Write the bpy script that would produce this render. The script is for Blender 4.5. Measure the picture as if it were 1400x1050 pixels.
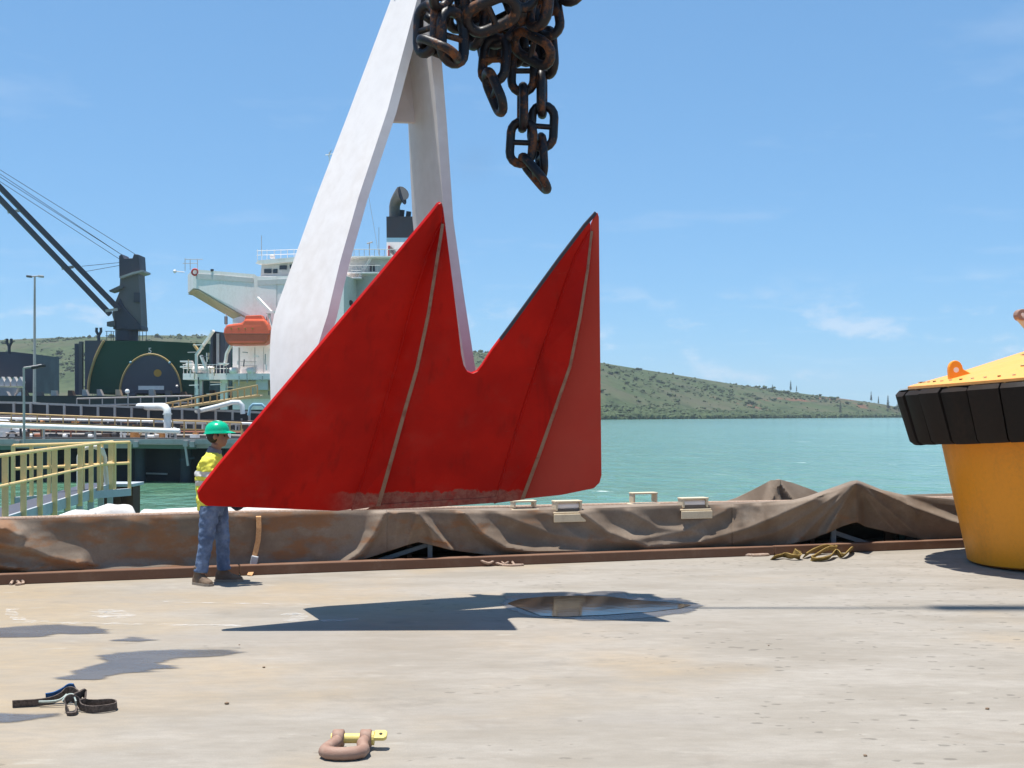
import bpy, bmesh, math, random
from mathutils import Vector, Matrix, noise as mnoise
random.seed(7)
S = bpy.context.scene
for o in list(bpy.data.objects):
    bpy.data.objects.remove(o)
C = S.collection
R = math.radians
# ------------------------------------------------------------------ camera, sky, sun, exposure
FPX, HORIZON, EYE = 1690.0, 566.0, 1.75          # focal length in photo pixels, horizon row, eye height
cam = bpy.data.cameras.new('camera'); camo = bpy.data.objects.new('camera', cam); C.objects.link(camo)
camo.location = (0, 0, EYE); camo.rotation_euler = (R(90), 0, 0)
cam.sensor_width = 36; cam.lens = 36 * FPX / 1400
cam.shift_y = (HORIZON - 525) / 1400
cam.clip_start = 0.1; cam.clip_end = 60000
S.camera = camo
W = bpy.data.worlds.new('World'); S.world = W; W.use_nodes = True
SUN_EL, SUN_TAN = R(80), 0.176
wn, wl = W.node_tree.nodes, W.node_tree.links
wn.clear()
sky = wn.new('ShaderNodeTexSky'); sky.sky_type = 'NISHITA'; sky.sun_disc = False
sky.sun_elevation = SUN_EL; sky.sun_rotation = R(270); sky.altitude = 0
sky.air_density = 0.85; sky.dust_density = 0.0; sky.ozone_density = 3.0
bg = wn.new('ShaderNodeBackground'); bg.inputs[1].default_value = 0.088
out = wn.new('ShaderNodeOutputWorld')
# thin fair-weather cloud, projected on a flat layer overhead
tc = wn.new('ShaderNodeTexCoord'); sep = wn.new('ShaderNodeSeparateXYZ')
wl.new(tc.outputs['Generated'], sep.inputs[0])
def wmath(op, a, b=None, clamp=False):
    n = wn.new('ShaderNodeMath'); n.operation = op; n.use_clamp = clamp
    for i, x in enumerate((a, b)):
        if x is None: continue
        if isinstance(x, (int, float)): n.inputs[i].default_value = x
        else: wl.new(x, n.inputs[i])
    return n.outputs[0]
zz = wmath('ADD', wmath('MAXIMUM', sep.outputs[2], 0.0), 0.045)
cx = wmath('DIVIDE', sep.outputs[0], zz); cy = wmath('DIVIDE', sep.outputs[1], zz)
comb = wn.new('ShaderNodeCombineXYZ'); wl.new(cx, comb.inputs[0]); wl.new(cy, comb.inputs[1])
nz = wn.new('ShaderNodeTexNoise'); nz.inputs['Scale'].default_value = 1.15; nz.inputs['Detail'].default_value = 5
nz.inputs['Roughness'].default_value = 0.58
wl.new(comb.outputs[0], nz.inputs['Vector'])
rmp = wn.new('ShaderNodeMapRange'); rmp.inputs[1].default_value = 0.56; rmp.inputs[2].default_value = 0.80
rmp.inputs[3].default_value = 0.0; rmp.inputs[4].default_value = 0.17
wl.new(nz.outputs[0], rmp.inputs[0])
tint = wn.new('ShaderNodeMix'); tint.data_type = 'RGBA'; tint.blend_type = 'MULTIPLY'; tint.inputs[0].default_value = 1.0
gam = wn.new('ShaderNodeGamma'); gam.inputs[1].default_value = 0.5; wl.new(sky.outputs[0], gam.inputs[0])
wl.new(gam.outputs[0], tint.inputs[6]); tint.inputs[7].default_value = (1.17, 1.98, 2.75, 1)   # clear tropical air: flatter, bluer gradient
mx = wn.new('ShaderNodeMix'); mx.data_type = 'RGBA'
wl.new(rmp.outputs[0], mx.inputs[0]); wl.new(tint.outputs[2], mx.inputs[6]); mx.inputs[7].default_value = (7.4, 7.8, 8.2, 1)
# small cumulus low over the sea
mpv = wn.new('ShaderNodeMapping'); mpv.inputs['Scale'].default_value = (1, 1, 2.4); wl.new(tc.outputs['Generated'], mpv.inputs[0])
nz2 = wn.new('ShaderNodeTexNoise'); nz2.inputs['Scale'].default_value = 17; nz2.inputs['Detail'].default_value = 5; nz2.inputs['Roughness'].default_value = 0.6
wl.new(mpv.outputs[0], nz2.inputs['Vector'])
def wrange(x, a, b, c, d):
    n = wn.new('ShaderNodeMapRange'); n.interpolation_type = 'SMOOTHSTEP'; wl.new(x, n.inputs[0])
    for i, y in zip((1, 2, 3, 4), (a, b, c, d)): n.inputs[i].default_value = y
    return n.outputs[0]
low = wmath('MULTIPLY', wrange(sep.outputs[2], 0.012, 0.03, 0, 1), wrange(sep.outputs[2], 0.06, 0.12, 1, 0))
cum = wmath('MULTIPLY', low, wrange(nz2.outputs[0], 0.51, 0.70, 0, 0.48))
mx2 = wn.new('ShaderNodeMix'); mx2.data_type = 'RGBA'; wl.new(cum, mx2.inputs[0]); wl.new(mx.outputs[2], mx2.inputs[6]); mx2.inputs[7].default_value = (6.4, 6.9, 7.7, 1)
wl.new(mx2.outputs[2], bg.inputs[0]); wl.new(bg.outputs[0], out.inputs[0])
sun = bpy.data.lights.new('sun', 'SUN'); suno = bpy.data.objects.new('sun', sun); C.objects.link(suno)
sun.energy = 5.0; sun.angle = R(0.5); sun.color = (1.0, 0.965, 0.905)
suno.rotation_euler = Vector((SUN_TAN, 0.0, -1.0)).to_track_quat('-Z', 'Y').to_euler()
suno.location = (-6, 12, 40)
S.view_settings.view_transform = 'Standard'; S.view_settings.look = 'None'
S.view_settings.exposure = 0.6; S.view_settings.gamma = 1.0; S.view_settings.use_curve_mapping = False
S.render.resolution_x = 1024; S.render.resolution_y = 768

# ------------------------------------------------------------------ helpers
def P(u, v, d):
    """point seen at photo pixel (u, v) standing d metres in front of the camera"""
    return Vector(((u - 700) / FPX * d, d, EYE + (HORIZON - v) / FPX * d))
def G(u, v):
    d = EYE * FPX / (v - HORIZON)
    return Vector(((u - 700) / FPX * d, d, 0.0))

ORG = {}
class MB:
    def __init__(s): s.v, s.f = [], []
    def quadgrid(s, rows, closed=False):
        b = len(s.v); n = len(rows[0])
        for r in rows: s.v += [tuple(p) for p in r]
        for i in range(len(rows) - 1):
            for j in range(n if closed else n - 1):
                k = (j + 1) % n
                s.f.append((b + i*n + j, b + i*n + k, b + (i+1)*n + k, b + (i+1)*n + j))
        return b
    def box(s, c, size, rot=None):
        c = Vector(c); b = len(s.v); h = Vector(size) / 2
        for x in (-1, 1):
            for y in (-1, 1):
                for z in (-1, 1):
                    p = Vector((x*h.x, y*h.y, z*h.z))
                    if rot is not None: p = rot @ p
                    s.v.append(tuple(c + p))
        s.f += [tuple(b + i for i in q) for q in ((0,1,3,2),(4,6,7,5),(0,4,5,1),(2,3,7,6),(0,2,6,4),(1,5,7,3))]
        return s
    def bar(s, p0, p1, w, h, up=(0,0,1)):
        p0, p1 = Vector(p0), Vector(p1); d = (p1 - p0); L = d.length
        if L < 1e-6: return s
        x = d / L; up = Vector(up)
        if abs(x.dot(up)) > 0.98: up = Vector((0, 1, 0))
        y = up.cross(x).normalized(); z = x.cross(y)
        return s.box((p0 + p1) / 2, (L, w, h), Matrix((x, y, z)).transposed())
    def tube(s, pts, rad, n=8, closed=False, cap=True):
        pts = [Vector(p) for p in pts]; m = len(pts)
        rads = rad if isinstance(rad, (list, tuple)) else [rad] * m
        rows = []; prev = None
        for i in range(m):
            a = pts[(i - 1) % m] if (closed or i > 0) else pts[i]
            c = pts[(i + 1) % m] if (closed or i < m - 1) else pts[i]
            t = (c - a).normalized()
            if prev is None:
                ref = Vector((0, 0, 1)) if abs(t.z) < 0.9 else Vector((1, 0, 0))
                nrm = (ref - t * ref.dot(t)).normalized()
            else:
                nrm = (prev - t * prev.dot(t))
                nrm = nrm.normalized() if nrm.length > 1e-6 else prev
            prev = nrm; bn = t.cross(nrm)
            rows.append([pts[i] + (nrm * math.cos(2*math.pi*k/n) + bn * math.sin(2*math.pi*k/n)) * rads[i] for k in range(n)])
        if closed: rows.append(rows[0])
        b = s.quadgrid(rows, closed=True)
        if cap and not closed:
            s.f.append(tuple(b + k for k in reversed(range(n)))); s.f.append(tuple(b + (m-1)*n + k for k in range(n)))
        return s
    def cyl(s, p0, p1, r, n=12): return s.tube([p0, p1], r, n)
    def lathe(s, c, prof, n=32, M=None, caps=True):
        c = Vector(c); rows = []
        for r, z in prof:
            row = []
            for k in range(n):
                a = 2*math.pi*k/n; p = Vector((r*math.cos(a), r*math.sin(a), z))
                row.append(c + (M @ p if M is not None else p))
            rows.append(row)
        b = s.quadgrid(rows, closed=True)
        if caps:
            s.f.append(tuple(b + k for k in reversed(range(n)))); s.f.append(tuple(b + (len(prof)-1)*n + k for k in range(n)))
        return s
    def prism(s, poly, ext):
        poly = [Vector(p) for p in poly]; ext = Vector(ext); n = len(poly); b = len(s.v)
        s.v += [tuple(p) for p in poly] + [tuple(p + ext) for p in poly]
        s.f.append(tuple(b + i for i in range(n))); s.f.append(tuple(b + n + i for i in reversed(range(n))))
        for i in range(n):
            j = (i + 1) % n
            s.f.append((b + j, b + i, b + n + i, b + n + j))
        return s
    def blob(s, c, r, sub=1, jit=0.25, sq=(1,1,1), rnd=random):
        c = Vector(c); b = len(s.v); V, F = ICO[sub]
        for p in V:
            k = r * (1 + rnd.uniform(-jit, jit))
            s.v.append((c.x + p.x*k*sq[0], c.y + p.y*k*sq[1], c.z + p.z*k*sq[2]))
        s.f += [tuple(b + i for i in f) for f in F]
        return s
    def ribbon(s, pts, wdir, w, t):
        """flat webbing: a strip of width w along wdir and thickness t"""
        pts = [Vector(p) for p in pts]; rows = []
        for i, p in enumerate(pts):
            tg = (pts[min(i+1, len(pts)-1)] - pts[max(i-1, 0)]).normalized()
            wd = Vector(wdir[i] if isinstance(wdir, list) else wdir); wd = (wd - tg*wd.dot(tg)).normalized(); n = tg.cross(wd)
            rows.append([p + wd*w/2 + n*t/2, p + wd*w/2 - n*t/2, p - wd*w/2 - n*t/2, p - wd*w/2 + n*t/2])
        b = s.quadgrid(rows, closed=True); m = len(pts)
        s.f.append((b, b+1, b+2, b+3)); e = b + (m-1)*4; s.f.append((e+3, e+2, e+1, e))
        return s
    def mesh(s, name, org=(0,0,0), smooth=None):
        me = bpy.data.meshes.new(name); o = Vector(org)
        me.from_pydata([(x - o.x, y - o.y, z - o.z) for x, y, z in s.v], [], s.f); me.validate(); me.update()
        bm = bmesh.new(); bm.from_mesh(me); bmesh.ops.recalc_face_normals(bm, faces=bm.faces); bm.to_mesh(me); bm.free()
        if smooth is not None:
            me.polygons.foreach_set('use_smooth', [True] * len(me.polygons))
            if smooth < 180: me.set_sharp_from_angle(angle=R(smooth))
        return me
    def build(s, name, mat, parent=None, smooth=None, bevel=0.0):
        org = ORG.get(parent.name, Vector()) if parent else Vector()
        o = bpy.data.objects.new(name, s.mesh(name, org, smooth)); C.objects.link(o)
        if mat: o.data.materials.append(mat)
        if parent: o.parent = parent
        ORG[o.name] = org
        if bevel:
            m = o.modifiers.new('bevel', 'BEVEL'); m.width = bevel; m.segments = 2; m.limit_method = 'ANGLE'; m.angle_limit = R(35)
        return o
def _ico(sub):
    bm = bmesh.new(); bmesh.ops.create_icosphere(bm, subdivisions=sub, radius=1)
    bm.verts.ensure_lookup_table(); r = ([v.co.copy() for v in bm.verts], [tuple(v.index for v in f.verts) for f in bm.faces]); bm.free(); return r
ICO = {1: _ico(1), 2: _ico(2)}
def tag(o, label, cat, group=None):
    o['label'] = label; o['category'] = cat
    if group: o['group'] = group
    return o
def thing(name, label, cat, loc, group=None):
    o = bpy.data.objects.new(name, None); o.empty_display_size = 0.2; C.objects.link(o)
    o.location = loc; ORG[o.name] = Vector(loc)
    return tag(o, label, cat, group)
def structure(o): o['kind'] = 'structure'; return o
def stuff(o): o['kind'] = 'stuff'; return o
def dup(o, name, parent, loc, rot=None):
    c = o.copy(); c.name = name; C.objects.link(c); c.parent = parent; c.location = loc
    if rot is not None: c.rotation_euler = rot
    return c
def sm(x, a, b):
    t = max(0, min(1, (x - a) / (b - a))); return t*t*(3 - 2*t)
def lerp_table(T, x):
    if x <= T[0][0]: return T[0][1]
    for (a, p), (b, q) in zip(T, T[1:]):
        if x <= b: return p + (q - p) * (x - a) / (b - a)
    return T[-1][1]

# ------------------------------------------------------------------ materials
MATS = {}
class NT:
    def __init__(s, name):
        s.m = bpy.data.materials.new(name); s.m.use_nodes = True; s.n = s.m.node_tree.nodes; s.l = s.m.node_tree.links
        s.b = s.n['Principled BSDF']; MATS[name] = s.m
        s._geo = None
    def geo(s):
        if not s._geo: s._geo = s.n.new('ShaderNodeNewGeometry')
        return s._geo.outputs['Position']
    def objc(s): return s.n.new('ShaderNodeTexCoord').outputs['Object']
    def put(s, sock, x):
        if isinstance(x, (int, float)): sock.default_value = x
        elif isinstance(x, tuple): sock.default_value = (*x, 1) if len(x) == 3 and sock.type == 'RGBA' else x
        else: s.l.new(x, sock)
    def map(s, vec, scale=(1,1,1), rot=(0,0,0), loc=(0,0,0)):
        n = s.n.new('ShaderNodeMapping'); s.l.new(vec, n.inputs[0]); n.inputs['Scale'].default_value = scale
        n.inputs['Rotation'].default_value = rot; n.inputs['Location'].default_value = loc; return n.outputs[0]
    def noise(s, vec, scale, detail=4, rough=0.55, col=False, dist=0):
        n = s.n.new('ShaderNodeTexNoise'); s.l.new(vec, n.inputs['Vector']); n.inputs['Scale'].default_value = scale
        n.inputs['Detail'].default_value = detail; n.inputs['Roughness'].default_value = rough; n.inputs['Distortion'].default_value = dist
        return n.outputs[1 if col else 0]
    def voro(s, vec, scale, feat='F1'):
        n = s.n.new('ShaderNodeTexVoronoi'); n.feature = feat; s.l.new(vec, n.inputs['Vector']); n.inputs['Scale'].default_value = scale
        return n.outputs['Distance']
    def rng(s, x, a, b, c=0.0, d=1.0, smooth=True):
        n = s.n.new('ShaderNodeMapRange'); n.interpolation_type = 'SMOOTHSTEP' if smooth else 'LINEAR'
        s.put(n.inputs[0], x)
        for i, y in zip((1,2,3,4), (a,b,c,d)): n.inputs[i].default_value = y
        return n.outputs[0]
    def math(s, op, a, b=0.0, clamp=False):
        n = s.n.new('ShaderNodeMath'); n.operation = op; n.use_clamp = clamp; s.put(n.inputs[0], a); s.put(n.inputs[1], b); return n.outputs[0]
    def mix(s, f, a, b, mode='MIX'):
        n = s.n.new('ShaderNodeMix'); n.data_type = 'RGBA'; n.blend_type = mode
        s.put(n.inputs[0], f); s.put(n.inputs[6], a); s.put(n.inputs[7], b); return n.outputs[2]
    def xyz(s, vec):
        n = s.n.new('ShaderNodeSeparateXYZ'); s.l.new(vec, n.inputs[0]); return n.outputs
    def bump(s, h, strength, dist=0.02):
        n = s.n.new('ShaderNodeBump'); n.inputs['Strength'].default_value = strength; n.inputs['Distance'].default_value = dist
        s.l.new(h, n.inputs['Height']); s.l.new(n.outputs[0], s.b.inputs['Normal'])
    def set(s, col=None, rough=None, metal=None, spec=None, alpha=None):
        if col is not None: s.put(s.b.inputs['Base Color'], col)
        if rough is not None: s.put(s.b.inputs['Roughness'], rough)
        if metal is not None: s.put(s.b.inputs['Metallic'], metal)
        if spec is not None: s.put(s.b.inputs['Specular IOR Level'], spec)
        if alpha is not None: s.put(s.b.inputs['Alpha'], alpha)
        return s.m
def paint(name, col, dirt=(0.25,0.2,0.15), amount=0.35, rough=0.45, scale=2.0, metal=0.0, bump=0.15, world=True, streak=False, spec=0.4):
    """paint or metal with patchy dirt and fine relief"""
    t = NT(name); v = t.geo() if world else t.objc()
    vv = t.map(v, (1, 1, 0.18)) if streak else v
    n1 = t.noise(vv, scale, 6, 0.62); n2 = t.noise(v, scale * 9, 4, 0.6)
    f = t.math('MULTIPLY', t.rng(t.math('ADD', t.math('MULTIPLY', n1, 0.7), t.math('MULTIPLY', n2, 0.3)), 0.45, 0.72), amount)
    c = t.mix(f, col, dirt)
    c = t.mix(t.rng(n2, 0.3, 0.7, 0.0, 0.18), c, tuple(x * 0.75 for x in col))
    t.bump(n2, bump, 0.01)
    return t.set(c, t.rng(n1, 0.3, 0.7, max(0.05, rough - 0.1), min(1, rough + 0.12)), metal, spec)

def mat_concrete():
    t = NT('concrete'); p = t.geo()
    st = t.map(p, (0.42, 1.0, 1.0), (0, 0, R(-8)))
    big = t.noise(p, 0.33, 5, 0.6); mid = t.noise(st, 1.6, 6, 0.65); fine = t.noise(st, 14, 5, 0.65); gr = t.noise(p, 90, 3, 0.7)
    x = t.xyz(p)
    c = t.mix(t.rng(mid, 0.32, 0.68), (0.255, 0.223, 0.180), (0.335, 0.30, 0.255))
    warm = t.math('MULTIPLY', t.rng(t.math('SUBTRACT', big, t.math('MULTIPLY', x[0], 0.022)), 0.45, 0.68), 0.65)
    c = t.mix(warm, c, (0.36, 0.265, 0.155))
    c = t.mix(t.rng(t.noise(st, 0.8, 4, 0.6), 0.52, 0.72, 0, 0.55), c, (0.24, 0.215, 0.185))
    c = t.mix(t.rng(fine, 0.35, 0.7, 0.0, 0.38), c, (0.22, 0.195, 0.16))
    c = t.mix(t.rng(t.noise(st, 5, 4, 0.6), 0.6, 0.75, 0.0, 0.5), c, (0.39, 0.355, 0.30))
    c = t.mix(t.rng(gr, 0.3, 0.75, 0.0, 0.3), c, (0.19, 0.17, 0.145))
    swirl = t.noise(t.map(p, (0.35, 0.9, 1), (0, 0, R(14))), 2.2, 7, 0.68, dist=0.9)
    c = t.mix(t.rng(swirl, 0.55, 0.7, 0.0, 0.45), c, (0.22, 0.185, 0.145))
    # shallow pits and specks, denser towards the right hand side of the yard
    region = t.rng(t.math('ADD', t.noise(p, 0.6, 3), t.math('MULTIPLY', x[0], 0.045)), 0.45, 0.65)
    pv = t.map(p, (0.55, 1.0, 1.0))
    pit = t.math('MULTIPLY', t.rng(t.voro(pv, 11.0), 0.16, 0.26, 1.0, 0.0), t.rng(t.noise(p, 9, 2), 0.46, 0.54))
    pit = t.math('MULTIPLY', pit, t.rng(region, 0.0, 1.0, 0.0, 1.0))
    speck = t.math('MULTIPLY', t.rng(t.voro(p, 2.2), 0.028, 0.04, 1.0, 0.0), 0.8)
    dark = t.math('MAXIMUM', pit, speck)
    oil = t.math('MULTIPLY', t.rng(t.noise(t.map(p, (0.8, 1, 1)), 0.9, 6, 0.7), 0.58, 0.70), 0.30)
    c = t.mix(oil, c, (0.14, 0.122, 0.10))
    c = t.mix(t.math('MULTIPLY', dark, 0.62), c, (0.12, 0.105, 0.085))
    h = t.math('SUBTRACT', t.math('ADD', t.math('MULTIPLY', fine, 0.6), t.math('MULTIPLY', gr, 0.3)), t.math('MULTIPLY', dark, 0.9))
    t.bump(h, 0.35, 0.012)
    return t.set(c, 0.85, spec=0.25)
def mat_damp():
    t = NT('damp_concrete'); p = t.geo(); st = t.map(p, (0.3, 1, 1))
    c = t.mix(t.noise(st, 6, 4), (0.10, 0.088, 0.082), (0.155, 0.138, 0.125))
    t.bump(t.noise(p, 30, 3), 0.5, 0.012)
    at = t.n.new('ShaderNodeAttribute'); at.attribute_name = 'wet'
    al = t.rng(t.math('ADD', at.outputs['Fac'], t.math('MULTIPLY', t.math('SUBTRACT', t.noise(t.map(p, (0.16, 1, 1), (0, 0, R(10))), 7, 6, 0.7), 0.5), 2.2)), 0.2, 0.7, 0.0, 0.85)
    return t.set(c, t.rng(t.noise(st, 3, 4), 0.3, 0.7, 0.16, 0.34), spec=0.9, alpha=al)
def mat_puddle():
    t = NT('puddle_water'); p = t.geo()
    t.bump(t.noise(p, 9, 3), 0.06, 0.01)
    return t.set((0.022, 0.014, 0.009), 0.07, spec=0.6)
def mat_red(name='red_anchor_paint', fade=0.0):
    t = NT(name); p = t.geo(); x = t.xyz(p)
    n1 = t.noise(p, 1.4, 6, 0.6); n2 = t.noise(p, 22, 5, 0.65)
    c = t.mix(t.rng(n1, 0.35, 0.65), (0.36, 0.0045, 0.002), (0.47, 0.008, 0.0035))
    c = t.mix(t.rng(n2, 0.5, 0.8, 0, 0.3), c, (0.27, 0.005, 0.0025))
    scr = t.noise(t.map(p, (0.5, 0.5, 7.0), (0, R(35), 0)), 6, 5, 0.75)
    c = t.mix(t.rng(scr, 0.66, 0.72, 0, 0.35), c, (0.30, 0.10, 0.07))
    run = t.noise(t.map(p, (9, 9, 0.35)), 1.0, 5, 0.6)
    c = t.mix(t.rng(run, 0.54, 0.72, 0, 0.55), c, (0.23, 0.004, 0.002))
    chip = t.math('MULTIPLY', t.rng(t.noise(p, 26, 4, 0.7), 0.69, 0.715), t.rng(t.noise(p, 2.0, 3), 0.5, 0.6))
    c = t.mix(chip, c, (0.12, 0.05, 0.035))
    # dusty scuffed band along the trailing edge between the two stiffeners
    lim = t.math('SUBTRACT', t.math('ADD', 1.075, t.math('MULTIPLY', t.math('SUBTRACT', t.noise(t.map(p, (1, 1, 0.6)), 9, 6, 0.7), 0.5), 0.16)), x[2])
    band = t.math('MULTIPLY', t.rng(lim, 0.0, 0.015), t.rng(x[0], -1.62, -1.28))
    band = t.math('MULTIPLY', band, t.rng(x[0], 0.18, 0.0))
    band = t.math('MULTIPLY', band, t.rng(t.noise(p, 16, 5, 0.7), 0.28, 0.5, 0.55, 1.0))
    c = t.mix(t.math('MULTIPLY', band, 0.85), c, t.mix(t.rng(n2, 0.35, 0.65), (0.27, 0.12, 0.085), (0.19, 0.06, 0.045)))
    dust = t.math('MULTIPLY', t.rng(t.noise(p, 3.1, 6, 0.7), 0.5, 0.75), 0.10)
    c = t.mix(dust, c, (0.30, 0.12, 0.09))
    if fade: c = t.mix(t.rng(t.noise(p, 2.2, 5), 0.25, 0.7, fade * .8, fade), c, (0.42, 0.062, 0.042))
    t.bump(t.math('ADD', t.math('MULTIPLY', t.noise(p, 1.7, 2), 3.0), t.math('MULTIPLY', t.noise(p, 35, 4, 0.6), 0.1)), 0.35, 0.02)
    rg = t.math('ADD', t.rng(n1, 0.3, 0.7, 0.34, 0.46), t.math('MULTIPLY', band, 0.4))
    return t.set(c, rg, spec=0.09)
def mat_chain():
    t = NT('chain_steel'); p = t.geo(); n = t.noise(p, 5.5, 6, 0.65); n2 = t.noise(p, 40, 4, 0.6)
    f = t.rng(t.math('ADD', t.math('MULTIPLY', n, 0.75), t.math('MULTIPLY', n2, 0.25)), 0.50, 0.64)
    c = t.mix(f, (0.008, 0.007, 0.009), (0.15, 0.055, 0.018))
    c = t.mix(t.rng(n2, 0.62, 0.75, 0, 0.5), c, (0.30, 0.15, 0.06))
    t.bump(n2, 0.35, 0.006)
    return t.set(c, t.rng(f, 0, 1, 0.42, 0.8), 0.0, 0.35)
def mat_tarp():
    t = NT('brown_tarpaulin'); p = t.geo(); x = t.xyz(p); st = t.map(p, (0.4, 0.4, 1.0))
    n = t.noise(p, 1.3, 6, 0.65); n2 = t.noise(st, 5, 5, 0.6); n3 = t.noise(p, 45, 4)
    c = t.mix(t.rng(n, 0.35, 0.65), (0.165, 0.118, 0.082), (0.245, 0.19, 0.142))
    rust = t.math('MULTIPLY', t.rng(t.math('ADD', n2, t.rng(x[0], -5.5, 2.0, 0.16, -0.06, False)), 0.55, 0.70), 0.75)
    c = t.mix(rust, c, (0.25, 0.11, 0.042))
    c = t.mix(t.rng(t.noise(p, 2.6, 5, 0.7), 0.55, 0.75, 0, 0.5), c, (0.29, 0.24, 0.19))
    c = t.mix(t.rng(n3, 0.4, 0.75, 0, 0.25), c, (0.14, 0.10, 0.075))
    t.bump(t.math('ADD', t.math('MULTIPLY', n2, 0.8), t.math('MULTIPLY', n3, 0.15)), 0.22, 0.02)
    return t.set(c, 0.72, spec=0.25)
def mat_water():
    t = NT('sea_water'); p = t.geo()
    w1 = t.noise(t.map(p, (1.0, 0.55, 1)), 0.9, 5, 0.62, dist=0.4); w2 = t.noise(t.map(p, (1.0, 0.6, 1)), 0.14, 4, 0.6); w3 = t.noise(t.map(p, (0.5, 0.12, 1)), 0.02, 3, 0.5)
    c = t.mix(t.rng(t.math('ADD', t.math('MULTIPLY', w3, 0.6), t.math('MULTIPLY', w2, 0.4)), 0.38, 0.62), (0.075, 0.185, 0.115), (0.115, 0.25, 0.165))
    wc = t.math('MULTIPLY', t.rng(t.noise(t.map(p, (0.35, 1.0, 1)), 0.75, 5, 0.7), 0.655, 0.70), t.rng(w2, 0.45, 0.6))
    c = t.mix(t.rng(w1, 0.42, 0.66, 0, 0.55), c, (0.15, 0.27, 0.15))
    c = t.mix(wc, c, (0.75, 0.80, 0.78))  # white flecks: whitecaps, plus sun glints painted into the water colour
    t.bump(t.math('ADD', t.math('MULTIPLY', w1, 0.5), t.math('MULTIPLY', w2, 2.2)), 0.8, 0.8)
    return t.set(c, t.math('ADD', 0.12, t.math('MULTIPLY', wc, 0.6)), spec=0.3)
def mat_hill():
    t = NT('hill_scrub_ground'); p = t.geo(); n = t.noise(p, 0.012, 7, 0.65); n2 = t.noise(p, 0.07, 6, 0.7)
    c = t.mix(t.rng(n2, 0.35, 0.65), (0.040, 0.062, 0.024), (0.068, 0.09, 0.04))
    c = t.mix(t.rng(n, 0.42, 0.6, 0, 0.6), c, (0.095, 0.085, 0.055))
    c = t.mix(t.rng(t.noise(p, 0.03, 6, 0.75), 0.52, 0.62, 0, 0.75), c, (0.024, 0.04, 0.018))
    c = t.mix(t.rng(t.noise(p, 0.0085, 5, 0.6), 0.61, 0.645, 0, 0.75), c, (0.17, 0.068, 0.045))
    return t.set(c, 0.95, spec=0.1)
def mat_leaf(name, a, b, sc=0.05):
    t = NT(name); p = t.geo(); c = t.mix(t.rng(t.noise(p, sc, 5, 0.65), 0.35, 0.65), a, b); return t.set(c, 0.8, spec=0.15)
def mat_chalk():
    t = NT('chalk'); p = t.geo(); a = t.rng(t.noise(t.map(p, (0.5, 1, 1)), 11, 6, 0.75), 0.42, 0.75, 0.0, 0.5)
    return t.set((0.78, 0.78, 0.77), 0.9, spec=0.1, alpha=a)
def mat_denim():
    t = NT('denim'); p = t.geo(); n = t.noise(p, 9, 5, 0.65)
    c = t.mix(t.rng(n, 0.35, 0.68), (0.075, 0.11, 0.185), (0.15, 0.205, 0.31)); t.bump(t.noise(p, 28, 4), 0.6, 0.012); return t.set(c, 0.85, spec=0.15)
def mat_hivis():
    t = NT('hi_vis_yellow'); p = t.geo(); n = t.noise(p, 10, 4)
    c = t.mix(n, (0.62, 0.58, 0.05), (0.80, 0.76, 0.13)); t.bump(n, 0.5, 0.02); return t.set(c, 0.75, spec=0.2)
def mat_rope(name, a, b, sc=60):
    t = NT(name); p = t.geo(); c = t.mix(t.rng(t.noise(p, sc, 4, 0.6), 0.35, 0.65), a, b); t.bump(t.noise(p, sc * 2, 2), 0.4, 0.006); return t.set(c, 0.8, spec=0.2)

M = {}
M['concrete'] = mat_concrete(); M['damp'] = mat_damp(); M['puddle'] = mat_puddle(); M['red'] = mat_red(); M['red_faded'] = mat_red('faded_red_anchor_paint', 0.75)
M['chain'] = mat_chain(); M['tarp'] = mat_tarp(); M['water'] = mat_water(); M['hill'] = mat_hill(); M['chalk'] = mat_chalk()
M['denim'] = mat_denim(); M['hivis'] = mat_hivis()
M['white'] = paint('white_shank_paint', (0.66, 0.63, 0.61), (0.47, 0.38, 0.31), 0.28, 0.42, 0.9, bump=0.05, streak=True)
M['tan_edge'] = paint('worn_edge_steel', (0.25, 0.135, 0.085), (0.17, 0.03, 0.02), 0.95, 0.7, 9)
M['dark_edge'] = paint('dark_edge_strip', (0.035, 0.03, 0.04), (0.12, 0.06, 0.05), 0.3, 0.6, 8)
M['rust_beam'] = paint('rusty_steel', (0.16, 0.08, 0.046), (0.24, 0.15, 0.10), 0.7, 0.8, 3)
M['rust_dark'] = paint('dark_rust', (0.085, 0.04, 0.028), (0.17, 0.07, 0.035), 0.7, 0.85, 2.5, streak=True)
M['galv'] = paint('galvanised_steel', (0.42, 0.44, 0.46), (0.26, 0.24, 0.22), 0.4, 0.5, 2)
M['beige'] = paint('beige_steel', (0.66, 0.54, 0.37), (0.36, 0.24, 0.14), 0.45, 0.55, 6)
M['rail_yellow'] = paint('rail_yellow', (0.84, 0.58, 0.25), (0.5, 0.32, 0.15), 0.4, 0.5, 4)
M['white_cloth'] = paint('white_wrapping', (0.60, 0.57, 0.53), (0.42, 0.36, 0.31), 0.4, 0.8, 2.5, bump=0.4)
M['buoy'] = paint('buoy_orange_yellow', (0.88, 0.30, 0.01), (0.55, 0.21, 0.03), 0.5, 0.45, 2.6, streak=True)
M['buoy_top'] = paint('buoy_faded_top', (0.84, 0.36, 0.085), (0.60, 0.27, 0.07), 0.5, 0.5, 3)
M['rubber'] = paint('black_rubber', (0.011, 0.0085, 0.007), (0.055, 0.032, 0.02), 0.6, 0.75, 2, streak=True, spec=0.2)
M['rubber_top'] = paint('dusty_rubber_top', (0.16, 0.12, 0.09), (0.30, 0.22, 0.15), 0.6, 0.85, 6)
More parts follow.
